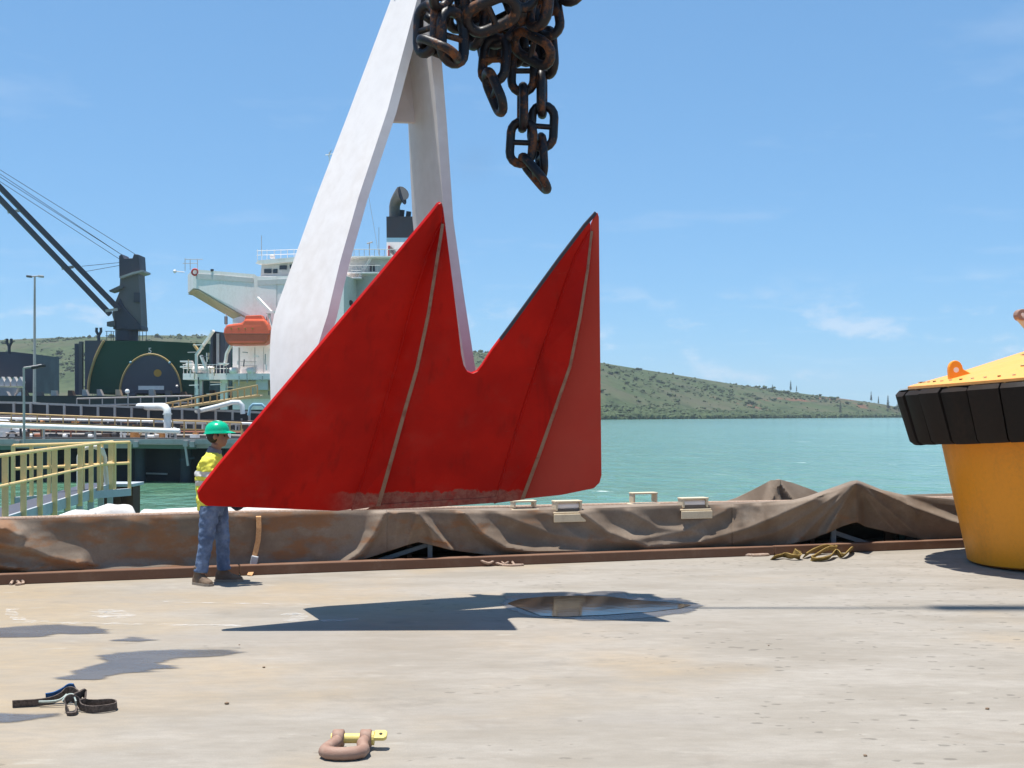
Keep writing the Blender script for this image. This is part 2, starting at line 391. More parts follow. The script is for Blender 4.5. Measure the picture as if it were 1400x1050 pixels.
M['skin'] = paint('skin', (0.27, 0.135, 0.085), (0.18, 0.08, 0.05), 0.3, 0.5, 20, bump=0.05)
M['hair'] = paint('black_hair', (0.012, 0.010, 0.010), (0.03, 0.02, 0.02), 0.3, 0.6, 30)
M['helmet'] = paint('green_helmet', (0.0, 0.42, 0.22), (0.02, 0.28, 0.16), 0.3, 0.3, 12, bump=0.0)
M['silver'] = paint('reflective_tape', (0.52, 0.50, 0.47), (0.40, 0.36, 0.32), 0.3, 0.35, 20)
M['boot'] = paint('boot_leather', (0.13, 0.085, 0.055), (0.26, 0.19, 0.13), 0.6, 0.75, 14)
M['sole'] = paint('boot_sole', (0.28, 0.23, 0.18), (0.15, 0.11, 0.08), 0.4, 0.8, 14)
M['glove'] = paint('dark_glove', (0.02, 0.022, 0.03), (0.06, 0.05, 0.05), 0.4, 0.8, 20)
M['collar'] = paint('grey_cloth', (0.14, 0.15, 0.20), (0.08, 0.08, 0.10), 0.3, 0.8, 20)
M['eye'] = paint('eye_dark', (0.02, 0.015, 0.012), (0.02, 0.015, 0.012), 0.1, 0.2, 20)
M['web_brown'] = mat_rope('brown_webbing', (0.065, 0.05, 0.042), (0.13, 0.10, 0.085))
M['web_blue'] = mat_rope('blue_webbing', (0.015, 0.07, 0.20), (0.03, 0.11, 0.27))
M['web_pale'] = mat_rope('pale_webbing', (0.30, 0.36, 0.33), (0.42, 0.45, 0.40))
M['web_orange'] = mat_rope('orange_webbing', (0.52, 0.26, 0.11), (0.62, 0.36, 0.18))
M['sling_yellow'] = mat_rope('yellow_sling_cloth', (0.20, 0.125, 0.035), (0.36, 0.25, 0.085), 30)
M['rope'] = mat_rope('dusty_rope', (0.30, 0.20, 0.14), (0.42, 0.31, 0.24), 50)
M['shackle_bow'] = paint('shackle_dusty_pink', (0.30, 0.175, 0.125), (0.42, 0.31, 0.24), 0.6, 0.6, 18)
M['shackle_pin'] = paint('shackle_pin_yellow', (0.72, 0.56, 0.17), (0.42, 0.30, 0.14), 0.4, 0.5, 22)
M['crane_dark'] = paint('crane_dark_grey', (0.055, 0.055, 0.075), (0.12, 0.09, 0.07), 0.35, 0.55, 0.5)
M['crane_mid'] = paint('crane_mid_grey', (0.13, 0.12, 0.12), (0.22, 0.16, 0.11), 0.5, 0.6, 0.4, streak=True)
M['ship_white'] = paint('ship_white', (0.82, 0.76, 0.72), (0.55, 0.42, 0.32), 0.35, 0.5, 0.35, streak=True)
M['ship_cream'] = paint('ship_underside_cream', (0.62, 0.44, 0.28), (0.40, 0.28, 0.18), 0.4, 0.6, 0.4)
M['ship_grey'] = paint('ship_pale_grey', (0.54, 0.52, 0.50), (0.38, 0.32, 0.27), 0.35, 0.55, 0.35, streak=True)
M['hull'] = paint('hull_black', (0.018, 0.018, 0.022), (0.06, 0.035, 0.03), 0.4, 0.5, 0.3, streak=True)
M['boot_top'] = paint('hull_red', (0.16, 0.04, 0.03), (0.10, 0.04, 0.03), 0.4, 0.6, 0.3)
M['green_house'] = paint('dark_green_steel', (0.006, 0.05, 0.024), (0.015, 0.05, 0.026), 0.4, 0.55, 0.3)
M['slate'] = paint('slate_grey_steel', (0.075, 0.075, 0.095), (0.12, 0.09, 0.08), 0.3, 0.6, 0.3)
M['gold_trim'] = paint('tan_trim', (0.42, 0.29, 0.12), (0.30, 0.2, 0.1), 0.3, 0.6, 1)
M['amber'] = paint('amber_disc', (0.52, 0.27, 0.05), (0.4, 0.2, 0.05), 0.2, 0.5, 1)
M['lifeboat'] = paint('lifeboat_orange', (0.70, 0.115, 0.045), (0.45, 0.10, 0.06), 0.4, 0.45, 0.8)
M['glass'] = paint('dark_glass', (0.03, 0.035, 0.045), (0.05, 0.05, 0.06), 0.2, 0.15, 1)
M['funnel_black'] = paint('funnel_black', (0.016, 0.018, 0.026), (0.04, 0.03, 0.03), 0.4, 0.6, 0.5)
M['funnel_blue'] = paint('funnel_pale_blue', (0.20, 0.36, 0.45), (0.15, 0.25, 0.3), 0.3, 0.5, 0.5)
M['logo_red'] = paint('logo_red', (0.55, 0.06, 0.05), (0.4, 0.05, 0.05), 0.2, 0.5, 1)
M['jetty_grey'] = paint('jetty_grey_steel', (0.42, 0.385, 0.36), (0.22, 0.15, 0.11), 0.45, 0.6, 0.5)
M['jetty_dark'] = paint('jetty_dark_steel', (0.035, 0.042, 0.05), (0.09, 0.06, 0.045), 0.4, 0.7, 0.4)
M['jetty_green'] = paint('jetty_dull_green', (0.13, 0.19, 0.155), (0.12, 0.1, 0.08), 0.4, 0.7, 0.5)
M['jetty_yellow'] = paint('jetty_ochre_rail', (0.52, 0.34, 0.14), (0.3, 0.2, 0.1), 0.4, 0.6, 1)
M['pipe_white'] = paint('pipe_white', (0.70, 0.70, 0.68), (0.42, 0.33, 0.26), 0.35, 0.5, 0.8)
M['junk_rust'] = paint('machinery_rust', (0.26, 0.10, 0.06), (0.12, 0.06, 0.05), 0.5, 0.8, 1.5)
M['junk_brown'] = paint('machinery_brown', (0.10, 0.065, 0.05), (0.2, 0.12, 0.08), 0.5, 0.8, 1.5)
M['junk_orange'] = paint('machinery_orange', (0.50, 0.22, 0.07), (0.2, 0.1, 0.06), 0.4, 0.7, 1.5)
M['car_white'] = paint('car_white', (0.75, 0.75, 0.76), (0.5, 0.45, 0.4), 0.2, 0.25, 2, bump=0.0)
M['timber'] = paint('old_timber', (0.20, 0.13, 0.08), (0.12, 0.08, 0.05), 0.5, 0.85, 6)
M['black'] = paint('black_steel', (0.02, 0.02, 0.022), (0.05, 0.04, 0.035), 0.3, 0.6, 3)
M['bark'] = mat_leaf('bark', (0.08, 0.06, 0.045), (0.12, 0.09, 0.065), 0.5)
M['pine'] = mat_leaf('pine_foliage', (0.035, 0.055, 0.035), (0.055, 0.08, 0.045))
M['scrub'] = mat_leaf('scrub_foliage', (0.036, 0.058, 0.024), (0.066, 0.092, 0.038))
M['smoke'] = None

# every rubber block a little different in tone
def _vary(m):
    nt = m.node_tree; b = nt.nodes['Principled BSDF']; src = b.inputs['Base Color'].links[0].from_socket
    oi = nt.nodes.new('ShaderNodeObjectInfo'); mr = nt.nodes.new('ShaderNodeMapRange'); mr.inputs[3].default_value = 0.0; mr.inputs[4].default_value = 0.55
    nt.links.new(oi.outputs['Random'], mr.inputs[0]); mx_ = nt.nodes.new('ShaderNodeMix'); mx_.data_type = 'RGBA'
    nt.links.new(mr.outputs[0], mx_.inputs[0]); nt.links.new(src, mx_.inputs[6]); mx_.inputs[7].default_value = (0.032, 0.020, 0.014, 1); nt.links.new(mx_.outputs[2], b.inputs['Base Color'])
_vary(M['rubber'])

# ================================================================== THE SETTING
QD = Vector((0.9536, 0.3006, 0)); WD = Vector((-0.3006, 0.9536, 0)); Q0 = Vector((-5.236, 12.64, 0))
def Q(s, w, z=0.0): return Q0 + QD * s + WD * w + Vector((0, 0, z))
def S_at(u, w):
    """distance along the quay where photo column u meets the line w metres behind the kerb beam"""
    k = (u - 700) / FPX; b = Q0 + WD * w
    return (k * b.y - b.x) / (QD.x - k * QD.y)
def QV(u, v, w):
    p = Q(S_at(u, w), w); p.z = EYE + (HORIZON - v) / FPX * p.y; return p
WATER_Z = -2.5
EDGE = 4.0
m = MB()
c4 = [Q(-70, EDGE), Q(70, EDGE), Q(70, -60), Q(-70, -60)]
m.prism([Vector((p.x, p.y, 0)) for p in c4], (0, 0, -5))
structure(m.build('quay_pavement', M['concrete']))
m = MB(); m.quadgrid([[(-9000, -400, WATER_Z), (9000, -400, WATER_Z)], [(-9000, 25000, WATER_Z), (9000, 25000, WATER_Z)]])
structure(m.build('sea', M['water']))

# ---- far headland
VT = [(-700, 480), (-300, 470), (0, 461), (45, 459), (110, 457), (300, 455), (500, 465), (640, 477), (823, 493), (900, 506), (1000, 523), (1085, 535),
      (1160, 545), (1210, 552), (1228, 556), (1238, 562), (1246, 569.5)]
DS = [(-700, 900), (640, 900), (823, 930), (1000, 1120), (1246, 1500)]
def hill_pt(u, t):
    ds = lerp_table(DS, u); wd = 460 * (1 - sm(u, 1000, 1246) * 0.85)
    dr = ds + wd; hr = EYE + (HORIZON - lerp_table(VT, u)) / FPX * dr - WATER_Z
    d = ds + wd * t
    prof = sm(t, -0.1, 1.0) * 0.75 + 0.25 * min(1, max(0, t)) if t <= 1 else 1 - 0.8 * sm(t, 1, 2)
    prof = max(0.0, prof - 0.028)
    x = (u - 700) / FPX * d
    n = mnoise.fractal(Vector((x * 0.006, d * 0.006, 3.1)), 1.0, 2.0, 4) * 0.10
    g = abs(mnoise.noise(Vector((x * 0.004 + d * 0.0022, 0.7, 1.2)))) * 0.16
    h = hr * max(0, prof + (n - g) * prof * (1.25 - min(1, t)) * (1 if t < 1 else 0.2))
    return Vector((x, d, WATER_Z - 0.4 + h))
m = MB()
us = [-700 + i * 9 for i in range(int(1946 / 9) + 2)]; us[-1] = 1246
ts = [i / 34 for i in range(35)] + [1.15, 1.4, 1.7, 2.0]
m.quadgrid([[hill_pt(u, t) for u in us] for t in ts])
structure(m.build('hill', M['hill'], smooth=180))
rn = random.Random(3)
m = MB()
for i in range(15000):
    u = rn.uniform(-60, 1240)
    t = rn.random() ** 1.2
    if rn.random() < 0.5: t = rn.random() ** 1.6 * 0.2; shore = True
    else: shore = False
    p = hill_pt(u, t)
    dens = mnoise.noise(Vector((p.x * 0.011, p.y * 0.011, 5.0)))
    if not shore and dens < 0.16 and rn.random() < 0.86: continue
    r = min(3.6, 0.6 + rn.expovariate(1.6)) if not shore else rn.uniform(1.5, 4.3) * (1 - t * 2)
    for k in range(3 if shore else 2):
        m.blob(p + Vector((rn.uniform(-r, r), rn.uniform(-r, r), r * rn.uniform(0.2, 0.8))), r * rn.uniform(0.6, 1.0), 1, 0.4, (1, 1, 0.75), rn)
o = m.build('hill_scrub', M['scrub']); stuff(o); tag(o, 'dark scrub and shoreline bushes covering the green headland', 'scrub')
def pine(u, vb, h_px, label):
    d = lerp_table(DS, u) + 60; b = P(u, vb, d); h = h_px * d / FPX
    t = thing('columnar_pine', label, 'tree', b, 'columnar pines on the headland')
    MB().tube([b, b + Vector((0, 0, h))], [h*0.02, h*0.006], 6).build('trunk', M['bark'], t)
    c = MB(); k = 0; z = 0.18
    while z < 0.98:
        r = h * 0.115 * (1 - (z - 0.1) * 0.72) * rn.uniform(0.7, 1.15)
        for j in range(6):
            a = j * math.pi / 3 + rn.uniform(-.3, .3)
            c.blob(b + Vector((math.cos(a) * r * 0.6, math.sin(a) * r * 0.6, h * z + rn.uniform(-.2, .2))), r * 0.52, 1, 0.45, (1, 1, 0.5), rn)
        z += 0.058
    c.build('crown', M['pine'], t)
for u, vb, hp, lb in ((1056, 534, 9, 'short columnar pine alone on the ridge, leftmost of the headland pines'),
        (1081, 535, 15, 'tall columnar pine on the ridge, larger of the close pair'),
        (1089, 536, 9, 'small columnar pine on the ridge right beside the tallest ridge pine'),
        (1149, 571, 24, 'tall dark columnar pine standing down at the headland shore'),
        (1191, 549, 14, 'thin columnar pine on the slope, left of the headland tip trio'),
        (1201, 553, 12, 'short columnar pine between two taller ones near the headland tip'),
        (1214, 558, 18, 'tall columnar pine near the headland tip, second from the right'),
        (1228, 564, 23, 'tallest columnar pine at the very tip of the headland')):
    pine(u, vb, hp, lb)

# ================================================================== ANCHOR
anc = thing('ship_anchor', 'huge anchor with red two-pointed fluke and white twin shank, hanging above the quay', 'anchor', (0.0, 11.0, 0.0))
LW = (11.938, 0.5764, -0.4646); CP = (11.528, 0.2918, -0.3895); RW = (11.48, 0.0, -0.317)
def onpl(u, v, pl, off=0.0):
    """photo pixel put on plane y = a + b x + c z"""
    a, b, c = pl; kx = (u - 700) / FPX; kz = (HORIZON - v) / FPX
    d = (a + c * EYE) / (1 - b * kx - c * kz)
    return P(u, v, d + off)
def normal(pl): return Vector((pl[1], -1, pl[2])).normalized()
TH = 0.05
def plate(pts, pl, name, mat=M['red'], bev=0.008):
    o = MB().prism([onpl(u, v, pl) for u, v in pts], -normal(pl) * TH).build(name, mat, anc, bevel=bev)
    return o
T1 = [(515, 692), (532, 632), (552, 560), (568, 505), (584, 430), (597, 350), (604, 306)]
K1 = [(481, 697), (500, 640), (521, 568), (541, 500), (562, 420), (585, 345), (602, 306)]
T2 = [(712, 683), (735, 622), (757, 560), (778, 500), (792, 432), (802, 370), (808, 316)]
K2 = [(676, 688), (694, 625), (717, 552), (739, 486), (763, 415), (786, 350), (806, 316)]
wing = plate([(282, 692), (273, 685), (271, 674), (278, 664), (300, 636), (420, 494), (520, 376), (590, 292), (600, 279), (604, 277), (606, 283)]
             + list(reversed(T1)) + [(462, 699)], LW, 'fluke_wing')
wing['label'] = 'left triangular wing of the red fluke'
ctr = plate([(606, 283), (612, 330), (619, 385), (627, 450), (631, 485), (634, 499), (639, 508), (646, 511), (653, 508), (660, 499), (672, 480), (720, 416), (765, 354), (806, 301), (808, 308)]
            + list(reversed(T2)) + [(690, 686.5), (600, 693), (515, 697)] + T1[:], CP, 'fluke_panel')
ctr['label'] = 'central notched panel of the red fluke'
plate(T2 + [(808, 306), (813, 295), (817, 291), (819, 297), (820, 400), (821.5, 560), (822.5, 650), (820, 660), (812, 668), (768, 677)], RW, 'fluke_wing', M['red_faded'])['label'] = 'right hand narrow wing of the red fluke'
# dark coloured strip along the left edge of the right hand point
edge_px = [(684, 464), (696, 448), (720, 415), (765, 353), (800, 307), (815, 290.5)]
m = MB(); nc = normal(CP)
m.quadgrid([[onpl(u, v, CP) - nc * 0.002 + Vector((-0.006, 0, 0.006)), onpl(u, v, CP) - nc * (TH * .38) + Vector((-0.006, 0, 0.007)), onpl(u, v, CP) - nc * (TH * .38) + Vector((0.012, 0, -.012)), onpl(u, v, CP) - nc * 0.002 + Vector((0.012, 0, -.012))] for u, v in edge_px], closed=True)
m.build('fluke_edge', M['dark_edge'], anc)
# box stiffeners standing proud of the panels, with a worn front edge
for K, T, pl, pk in ((K1, T1, CP, LW), (K2, T2, CP, CP)):
    n = len(T); rows = []; edge = []
    for i in range(n):
        f = i / (n - 1); h = 0.19 * math.sin(min(1, (1 - f) * 2.2) * math.pi / 2) * (0.55 + 0.45 * sm(f, 0.0, 0.15))
        kb = onpl(*K[i], pk); tb = onpl(*T[i], pl)
        nn = normal(pl)
        tp = onpl(T[i][0], T[i][1], pl, -h - 0.012)
        e2 = tp + Vector((0.026 * (1 - 0.45 * f), 0.006, 0))
        rows.append([kb + nn * 0.002, tp, e2, onpl(T[i][0] + 5, T[i][1], pl, 0.03)])
        edge.append([tp + Vector((-.004, -0.006, 0)), e2 + Vector((.004, -0.006, 0)), e2 + Vector((.004, 0.014, 0)), tp + Vector((-.004, .014, 0))])
    mb = MB(); mb.quadgrid(rows); b = len(mb.v)
    mb.f.append((0, 1, 2, 3)); mb.f.append((b - 1, b - 2, b - 3, b - 4))
    st = mb.build('stiffener', M['red'], anc)
    MB().tube([onpl(*K[i], pk) - normal(pk) * -.004 for i in range(n)], .009, 6).build('weld_bead', M['red'], st, smooth=60)
    eb = MB(); eb.quadgrid(edge, closed=True); eb.build('worn_edge', M['tan_edge'], st)
# trailing edge flange under the centre panel
MB().prism([onpl(u, v, CP, -0.012) for u, v in ((500, 697), (512, 690), (600, 684), (700, 678), (716, 680), (690, 686.5), (600, 693))], (0, 0.03, 0)).build('trailing_flange', M['red'], anc, bevel=0.006)
# twin shank plates
def leg(rows, th, name, label):
    """rows: (far point, near point) from bottom to top; th points inwards"""
    mb = MB(); th = Vector(th)
    mb.quadgrid([[f, n, n + th, f + th] for f, n in rows], closed=True)
    e = (len(rows) - 1) * 4
    mb.f += [(0, 1, 2, 3), (e + 3, e + 2, e + 1, e)]
    o = mb.build(name, M['white'], anc, smooth=40); o['label'] = label; return o
leg([(P(380, 640, 11.1), P(400, 640, 10.5)), (P(370, 546, 11.15), P(412, 546, 10.5)), (P(368.5, 500, 11.18), P(426, 500, 10.55)), (P(369, 475, 11.2), P(434, 475, 10.58)), (P(370.5, 452, 11.22), P(441, 452, 10.62)), (P(375, 430, 11.26), P(448, 430, 10.65)), (P(382, 410, 11.29), P(453, 408, 10.69)), (P(400, 360, 11.36), P(465, 358, 10.77)),
     (P(432, 270, 11.5), P(490, 270, 10.9)), (P(478, 150, 11.7), P(530, 150, 11.12)), (P(534, 0, 11.9), P(570, 0, 11.4)), (P(562, -75, 12.0), P(592, -75, 11.5))],
    (0.075, 0.03, -0.02), 'shank_leg', 'sunlit left leg of the white shank')
leg([(P(600, 560, 11.98), P(645, 545, 11.38)), (P(585, 500, 11.97), P(636, 497, 11.37)), (P(574, 400, 11.95), P(621, 400, 11.35)), (P(564, 300, 11.93), P(607, 300, 11.33)),
     (P(558, 168, 11.9), P(598, 168, 11.3)), (P(552, 60, 11.88), P(590, 70, 11.28)), (P(548, -75, 11.85), P(582, -75, 11.25))],
    (0.085, 0.03, 0.0), 'shank_leg', 'shaded right leg of the white shank')
MB().prism([P(520, 166, 11.75), P(572, 168, 11.75), P(570, 60, 11.8), P(562, -60, 11.85), P(575, -60, 11.85)][:4] + [P(540, 100, 11.75)], (0.02, 0.06, 0)).build('shank_web', M['white'], anc, bevel=0.01)
hp = P(575, -95, 11.8)
MB().prism([hp + Vector((-.32, 0, -.35)), hp + Vector((.32, 0, -.35)), hp + Vector((.2, 0, .35)), hp + Vector((0, 0, .48)), hp + Vector((-.2, 0, .35))], (0.05, 0.3, 0)).build('shank_head', M['white'], anc, bevel=0.02)

# ================================================================== CHAIN AND CRANE TACKLE
ch = thing('anchor_chain', 'tangled rusty black stud-link anchor chain hanging in front of the white shank', 'chain', (0.15, 10.2, 4.0))
def link_mesh():
    mb = MB(); r = 0.089; R_ = 0.2167; hs = 0.195; pts = []
    for k in range(9): a = -math.pi/2 + math.pi * k / 8; pts.append((hs + R_ * math.cos(a), R_ * math.sin(a), 0))
    for k in range(9): a = math.pi/2 + math.pi * k / 8; pts.append((-hs + R_ * math.cos(a), R_ * math.sin(a), 0))
    mb.tube(pts, r, 10, closed=True)
    me = mb.mesh('link', smooth=180); me.materials.append(M['chain']); return me
def stud_mesh():
    mb = MB(); mb.tube([(0, -0.2, 0), (0, -0.13, 0), (0, 0.13, 0), (0, 0.2, 0)], [0.085, 0.055, 0.055, 0.085], 8)
    me = mb.mesh('stud', smooth=180); me.materials.append(M['chain']); return me
LM, SMH = link_mesh(), stud_mesh()
def link(u, v, d, ax, nm, L=0.435):
    k_ = 1.25; d += k_; L *= 1.0 + k_ / 10.2
    x = Vector((ax[0], ax[2], ax[1])).normalized(); z = Vector((nm[0], nm[2], nm[1])); z = (z - x * z.dot(x)).normalized(); y = z.cross(x)
    rot = Matrix((x, y, z)).transposed().to_4x4()
    o = bpy.data.objects.new('link', LM); C.objects.link(o); o.parent = ch
    o.matrix_local = Matrix.Translation(P(u, v, d) - ORG[ch.name]) @ rot @ Matrix.Scale(L, 4)
    s = bpy.data.objects.new('stud', SMH); C.objects.link(s); s.parent = o
for a in ((715, 97, 10.5, (0.03, 1, 0), (.12, 0, 1)), (714.5, 147, 10.5, (0, 1, .06), (1, 0, .1)), (713, 195, 10.5, (.06, 1, 0), (.1, 0, 1)),
          (741, 128, 10.55, (0, 1, 0), (1, 0, -.12)), (742, 173, 10.55, (.05, 1, 0), (-.12, 0, 1)), (740, 214, 10.6, (-.05, 1, .15), (1, .05, .2), .42),
          (731, 237, 10.45, (.58, -.75, -.32), (.75, .58, .12)),
          (728, 66, 10.25, (.72, -.5, -.35), (.35, .6, .75), .47), (750, 72, 10.6, (-.08, 1, .1), (1, 0, .4), .46), (676, 82, 10.3, (.08, 1, .1), (.35, .1, 1), .46),
          (676, 126, 10.2, (.36, -.88, -.2), (.88, .36, .3), .44), (672, 20, 9.75, (.93, .3, -.25), (-.2, .6, .8), .5), (738, 2, 10.0, (.12, 1, 0), (.75, 0, .65), .5),
          (583, 40, 9.8, (.02, 1, 0), (.68, 0, .72), .46), (600, 67, 9.7, (.78, -.42, -.45), (.42, .88, .1), .43), (619, 51, 9.75, (0, 1, .05), (-.62, 0, .78), .5),
          (780, -29, 10.2, (0, 1, 0), (.5, 0, 1), .46),
          (597, -2, 10.0, (.1, 1, .1), (.3, 0, 1), .44), (632, 8, 10.1, (-.1, 1, 0), (1, 0, .25), .46), (612, -18, 9.7, (.5, .8, .2), (-.7, .4, .4), .46), (655, -12, 10.0, (.3, 1, .2), (.9, -.2, .5), .46),
          (700, 0, 10.1, (-.4, .9, .1), (.8, .4, .3), .46), (694, 40, 10.4, (.6, .7, .2), (.6, -.4, .7), .46), (718, -22, 9.9, (.2, .9, -.1), (-.3, .1, 1), .46), (654, 34, 10.25, (.2, 1, 0), (.9, 0, .5), .44),
          (708, 52, 10.6, (-.2, 1, .1), (.9, .1, .4), .44), (690, 62, 10.55, (.5, -.6, .2), (.4, .4, .8), .44), (640, -25, 10.2, (.9, .2, .1), (0, .8, .6), .46), (748, 20, 10.3, (-.15, 1, .1), (.3, 0, 1), .45),
          (605, 22, 10.3, (.3, 1, 0), (1, 0, .1), .44), (640, 18, 10.5, (.8, .5, .2), (-.3, .7, .6), .46), (665, -8, 10.4, (.1, 1, .2), (1, .1, .1), .46), (684, 22, 10.6, (-.3, 1, 0), (.6, 0, 1), .46), (706, 24, 10.7, (.2, 1, .1), (1, 0, -.3), .46),
          (728, 22, 10.65, (.5, .8, .1), (-.6, .4, .7), .46), (745, -8, 10.5, (.1, 1, 0), (1, 0, .2), .46), (664, 55, 10.6, (-.2, 1, .2), (.9, 0, .5), .44), (722, 58, 10.75, (.1, 1, .1), (.2, 0, 1), .44), (628, -14, 10.5, (.1, 1, .2), (.2, 0, 1), .46)):
    link(*a)
hook_top = P(640, -330, 11.5)
for a, b in ((P(640, -45, 11.3), hook_top), (P(712, -50, 11.3), hook_top), (P(778, -62, 11.45), hook_top + Vector((.12, 0, 0)))):
    n = int((b - a).length / 0.30)
    for i in range(1, n + 1):
        p = a.lerp(b, i / n); d = (b - a).normalized(); u = 700 + p.x / p.y * FPX; v = HORIZON - (p.z - EYE) / p.y * FPX
        link(u, v, p.y - 1.25, (d.x, d.z, d.y), (1, 0, .2) if i % 2 else (.1, 0, 1), .44)
hk = thing('crane_tackle', 'crane hook, block and hoist rope carrying the anchor from above', 'crane hook', hook_top)
hx = Vector((-0.66, 11.15, 0))
MB().tube([hook_top + Vector((0.02, .1, -.25)), hook_top + Vector((-.22, .1, -.1)), hook_top + Vector((-.28, .1, .2)), hook_top + Vector((-.1, .1, .45)), Vector((hx.x, hx.y, hook_top.z + .9))], [.05, .08, .09, .07, .06], 10).build('hook', M['black'], hk, smooth=60)
MB().tube([Vector((hx.x, hx.y, hp.z + .3)), Vector((hx.x, hx.y, hook_top.z + .6))], .035, 8).build('sling', M['black'], hk)
MB().tube([Vector((hx.x, hx.y, hook_top.z + .6)), Vector((hx.x, hx.y, 33.5))], .032, 8).build('hoist_rope', M['black'], hk)
MB().box((hx.x, hx.y, 28.4), (.42, .3, 4.2)).build('block', M['black'], hk, bevel=.06)

# ================================================================== KERB BEAM AND COVERED BARRIER
kb = thing('kerb_beam', 'long rusty steel beam lying along the concrete in front of the tarpaulins', 'beam', Q(8, 0.06))
for a, b in ((-14, 2.4), (2.412, 8.9), (8.912, 26)):
    MB().bar(Q(a, 0.07, 0.055 + random.uniform(0, .004)), Q(b, 0.07, 0.055), 0.14, 0.11).build('beam_length', M['rust_beam'], kb, bevel=.01)
VTOP = [(-160, 718), (0, 712), (100, 708), (270, 704), (400, 700), (525, 698), (575, 697), (700, 699), (800, 696), (900, 692), (1000, 690), (1050, 687), (1085, 684), (1110, 678), (1140, 668), (1165, 659), (1171, 657),
        (1180, 660), (1205, 670), (1235, 677), (1300, 683), (1345, 690), (1420, 690)]
VHEM = [(-160, 800), (0, 790), (100, 785), (270, 779), (440, 773), (470, 770), (500, 764), (530, 754), (560, 744), (572, 741), (590, 745), (617, 752), (660, 758), (700, 762), (735, 764), (800, 763), (860, 764), (930, 761),
        (1000, 756), (1060, 749), (1110, 737), (1130, 729), (1150, 720), (1166, 715), (1172, 714), (1182, 720), (1240, 733), (1290, 744), (1330, 747), (1420, 745)]
FOLDS = [([(466, 774), (492, 757), (512, 732), (528, 699)], 6, 16, .10), ([(566, 697), (585, 717), (617, 752)], 30, 6, .13), ([(545, 699), (540, 750)], 18, 14, .05),
         ([(634, 701), (658, 729), (690, 748), (730, 755), (790, 757)], 9, 17, .14), ([(798, 703), (830, 727), (885, 747), (935, 742), (960, 741)], 10, 12, .09),
         ([(972, 737), (1020, 723), (1062, 706), (1112, 683)], 16, 20, .12), ([(1170, 660), (1172, 716)], 42, 7, .17), ([(1172, 664), (1200, 700), (1232, 735)], 9, 8, .05),
         ([(1176, 660), (1240, 690), (1300, 712), (1350, 726)], 26, 8, .10), ([(-150, 735), (0, 744), (40, 750), (72, 763), (110, 770)], 10, 26, .11), ([(-150, 760), (0, 773), (35, 779), (60, 783)], 8, 16, .12),
         ([(-80, 716), (10, 723), (26, 732)], 10, 12, .07), ([(60, 779), (150, 779), (270, 774), (420, 771)], 5, 10, .07), ([(1225, 672), (1240, 686), (1252, 702)], 8, 6, .05), ([(745, 700), (770, 720), (800, 740)], 12, 8, .03),
         ([(574, 697), (556, 745)], 9, 9, .06), ([(578, 697), (596, 746)], 7, 7, .05), ([(1168, 660), (1110, 700), (1060, 728), (1000, 742)], 12, 14, .07), ([(1169, 662), (1128, 731)], 9, 9, .10), ([(1170, 660), (1085, 745)], 8, 8, .05),
         ([(1174, 662), (1262, 739)], 8, 8, .05), ([(690, 706), (760, 732), (850, 741), (930, 728), (990, 700)], 10, 12, .05), ([(860, 700), (900, 722), (960, 728)], 8, 8, .03), ([(1035, 688), (1042, 700), (1046, 716)], 8, 6, .03), ([(1000, 692), (1010, 702), (1012, 715)], 8, 8, .025),
         ([(180, 712), (230, 730), (300, 735)], 14, 10, .008), ([(330, 704), (390, 730), (440, 760)], 12, 10, .012)]
def fold_disp(u, v):
    out_ = 0.0
    for pts, ap, an, h in FOLDS:
        best = 1e9; sgn = 1
        for (x0, y0), (x1, y1) in zip(pts, pts[1:]):
            dx, dy = x1 - x0, y1 - y0; L2 = dx*dx + dy*dy; t = max(0, min(1, ((u-x0)*dx + (v-y0)*dy) / L2))
            px, py = x0 + t*dx, y0 + t*dy; dd = math.hypot(u - px, v - py)
            if dd < best: best = dd; sgn = dx*(v-y0) - dy*(u-x0)
        a = ap if sgn > 0 else an
        a *= 1.45
        if best < a: out_ += h * (1 - best / a) ** 1.7
    return out_
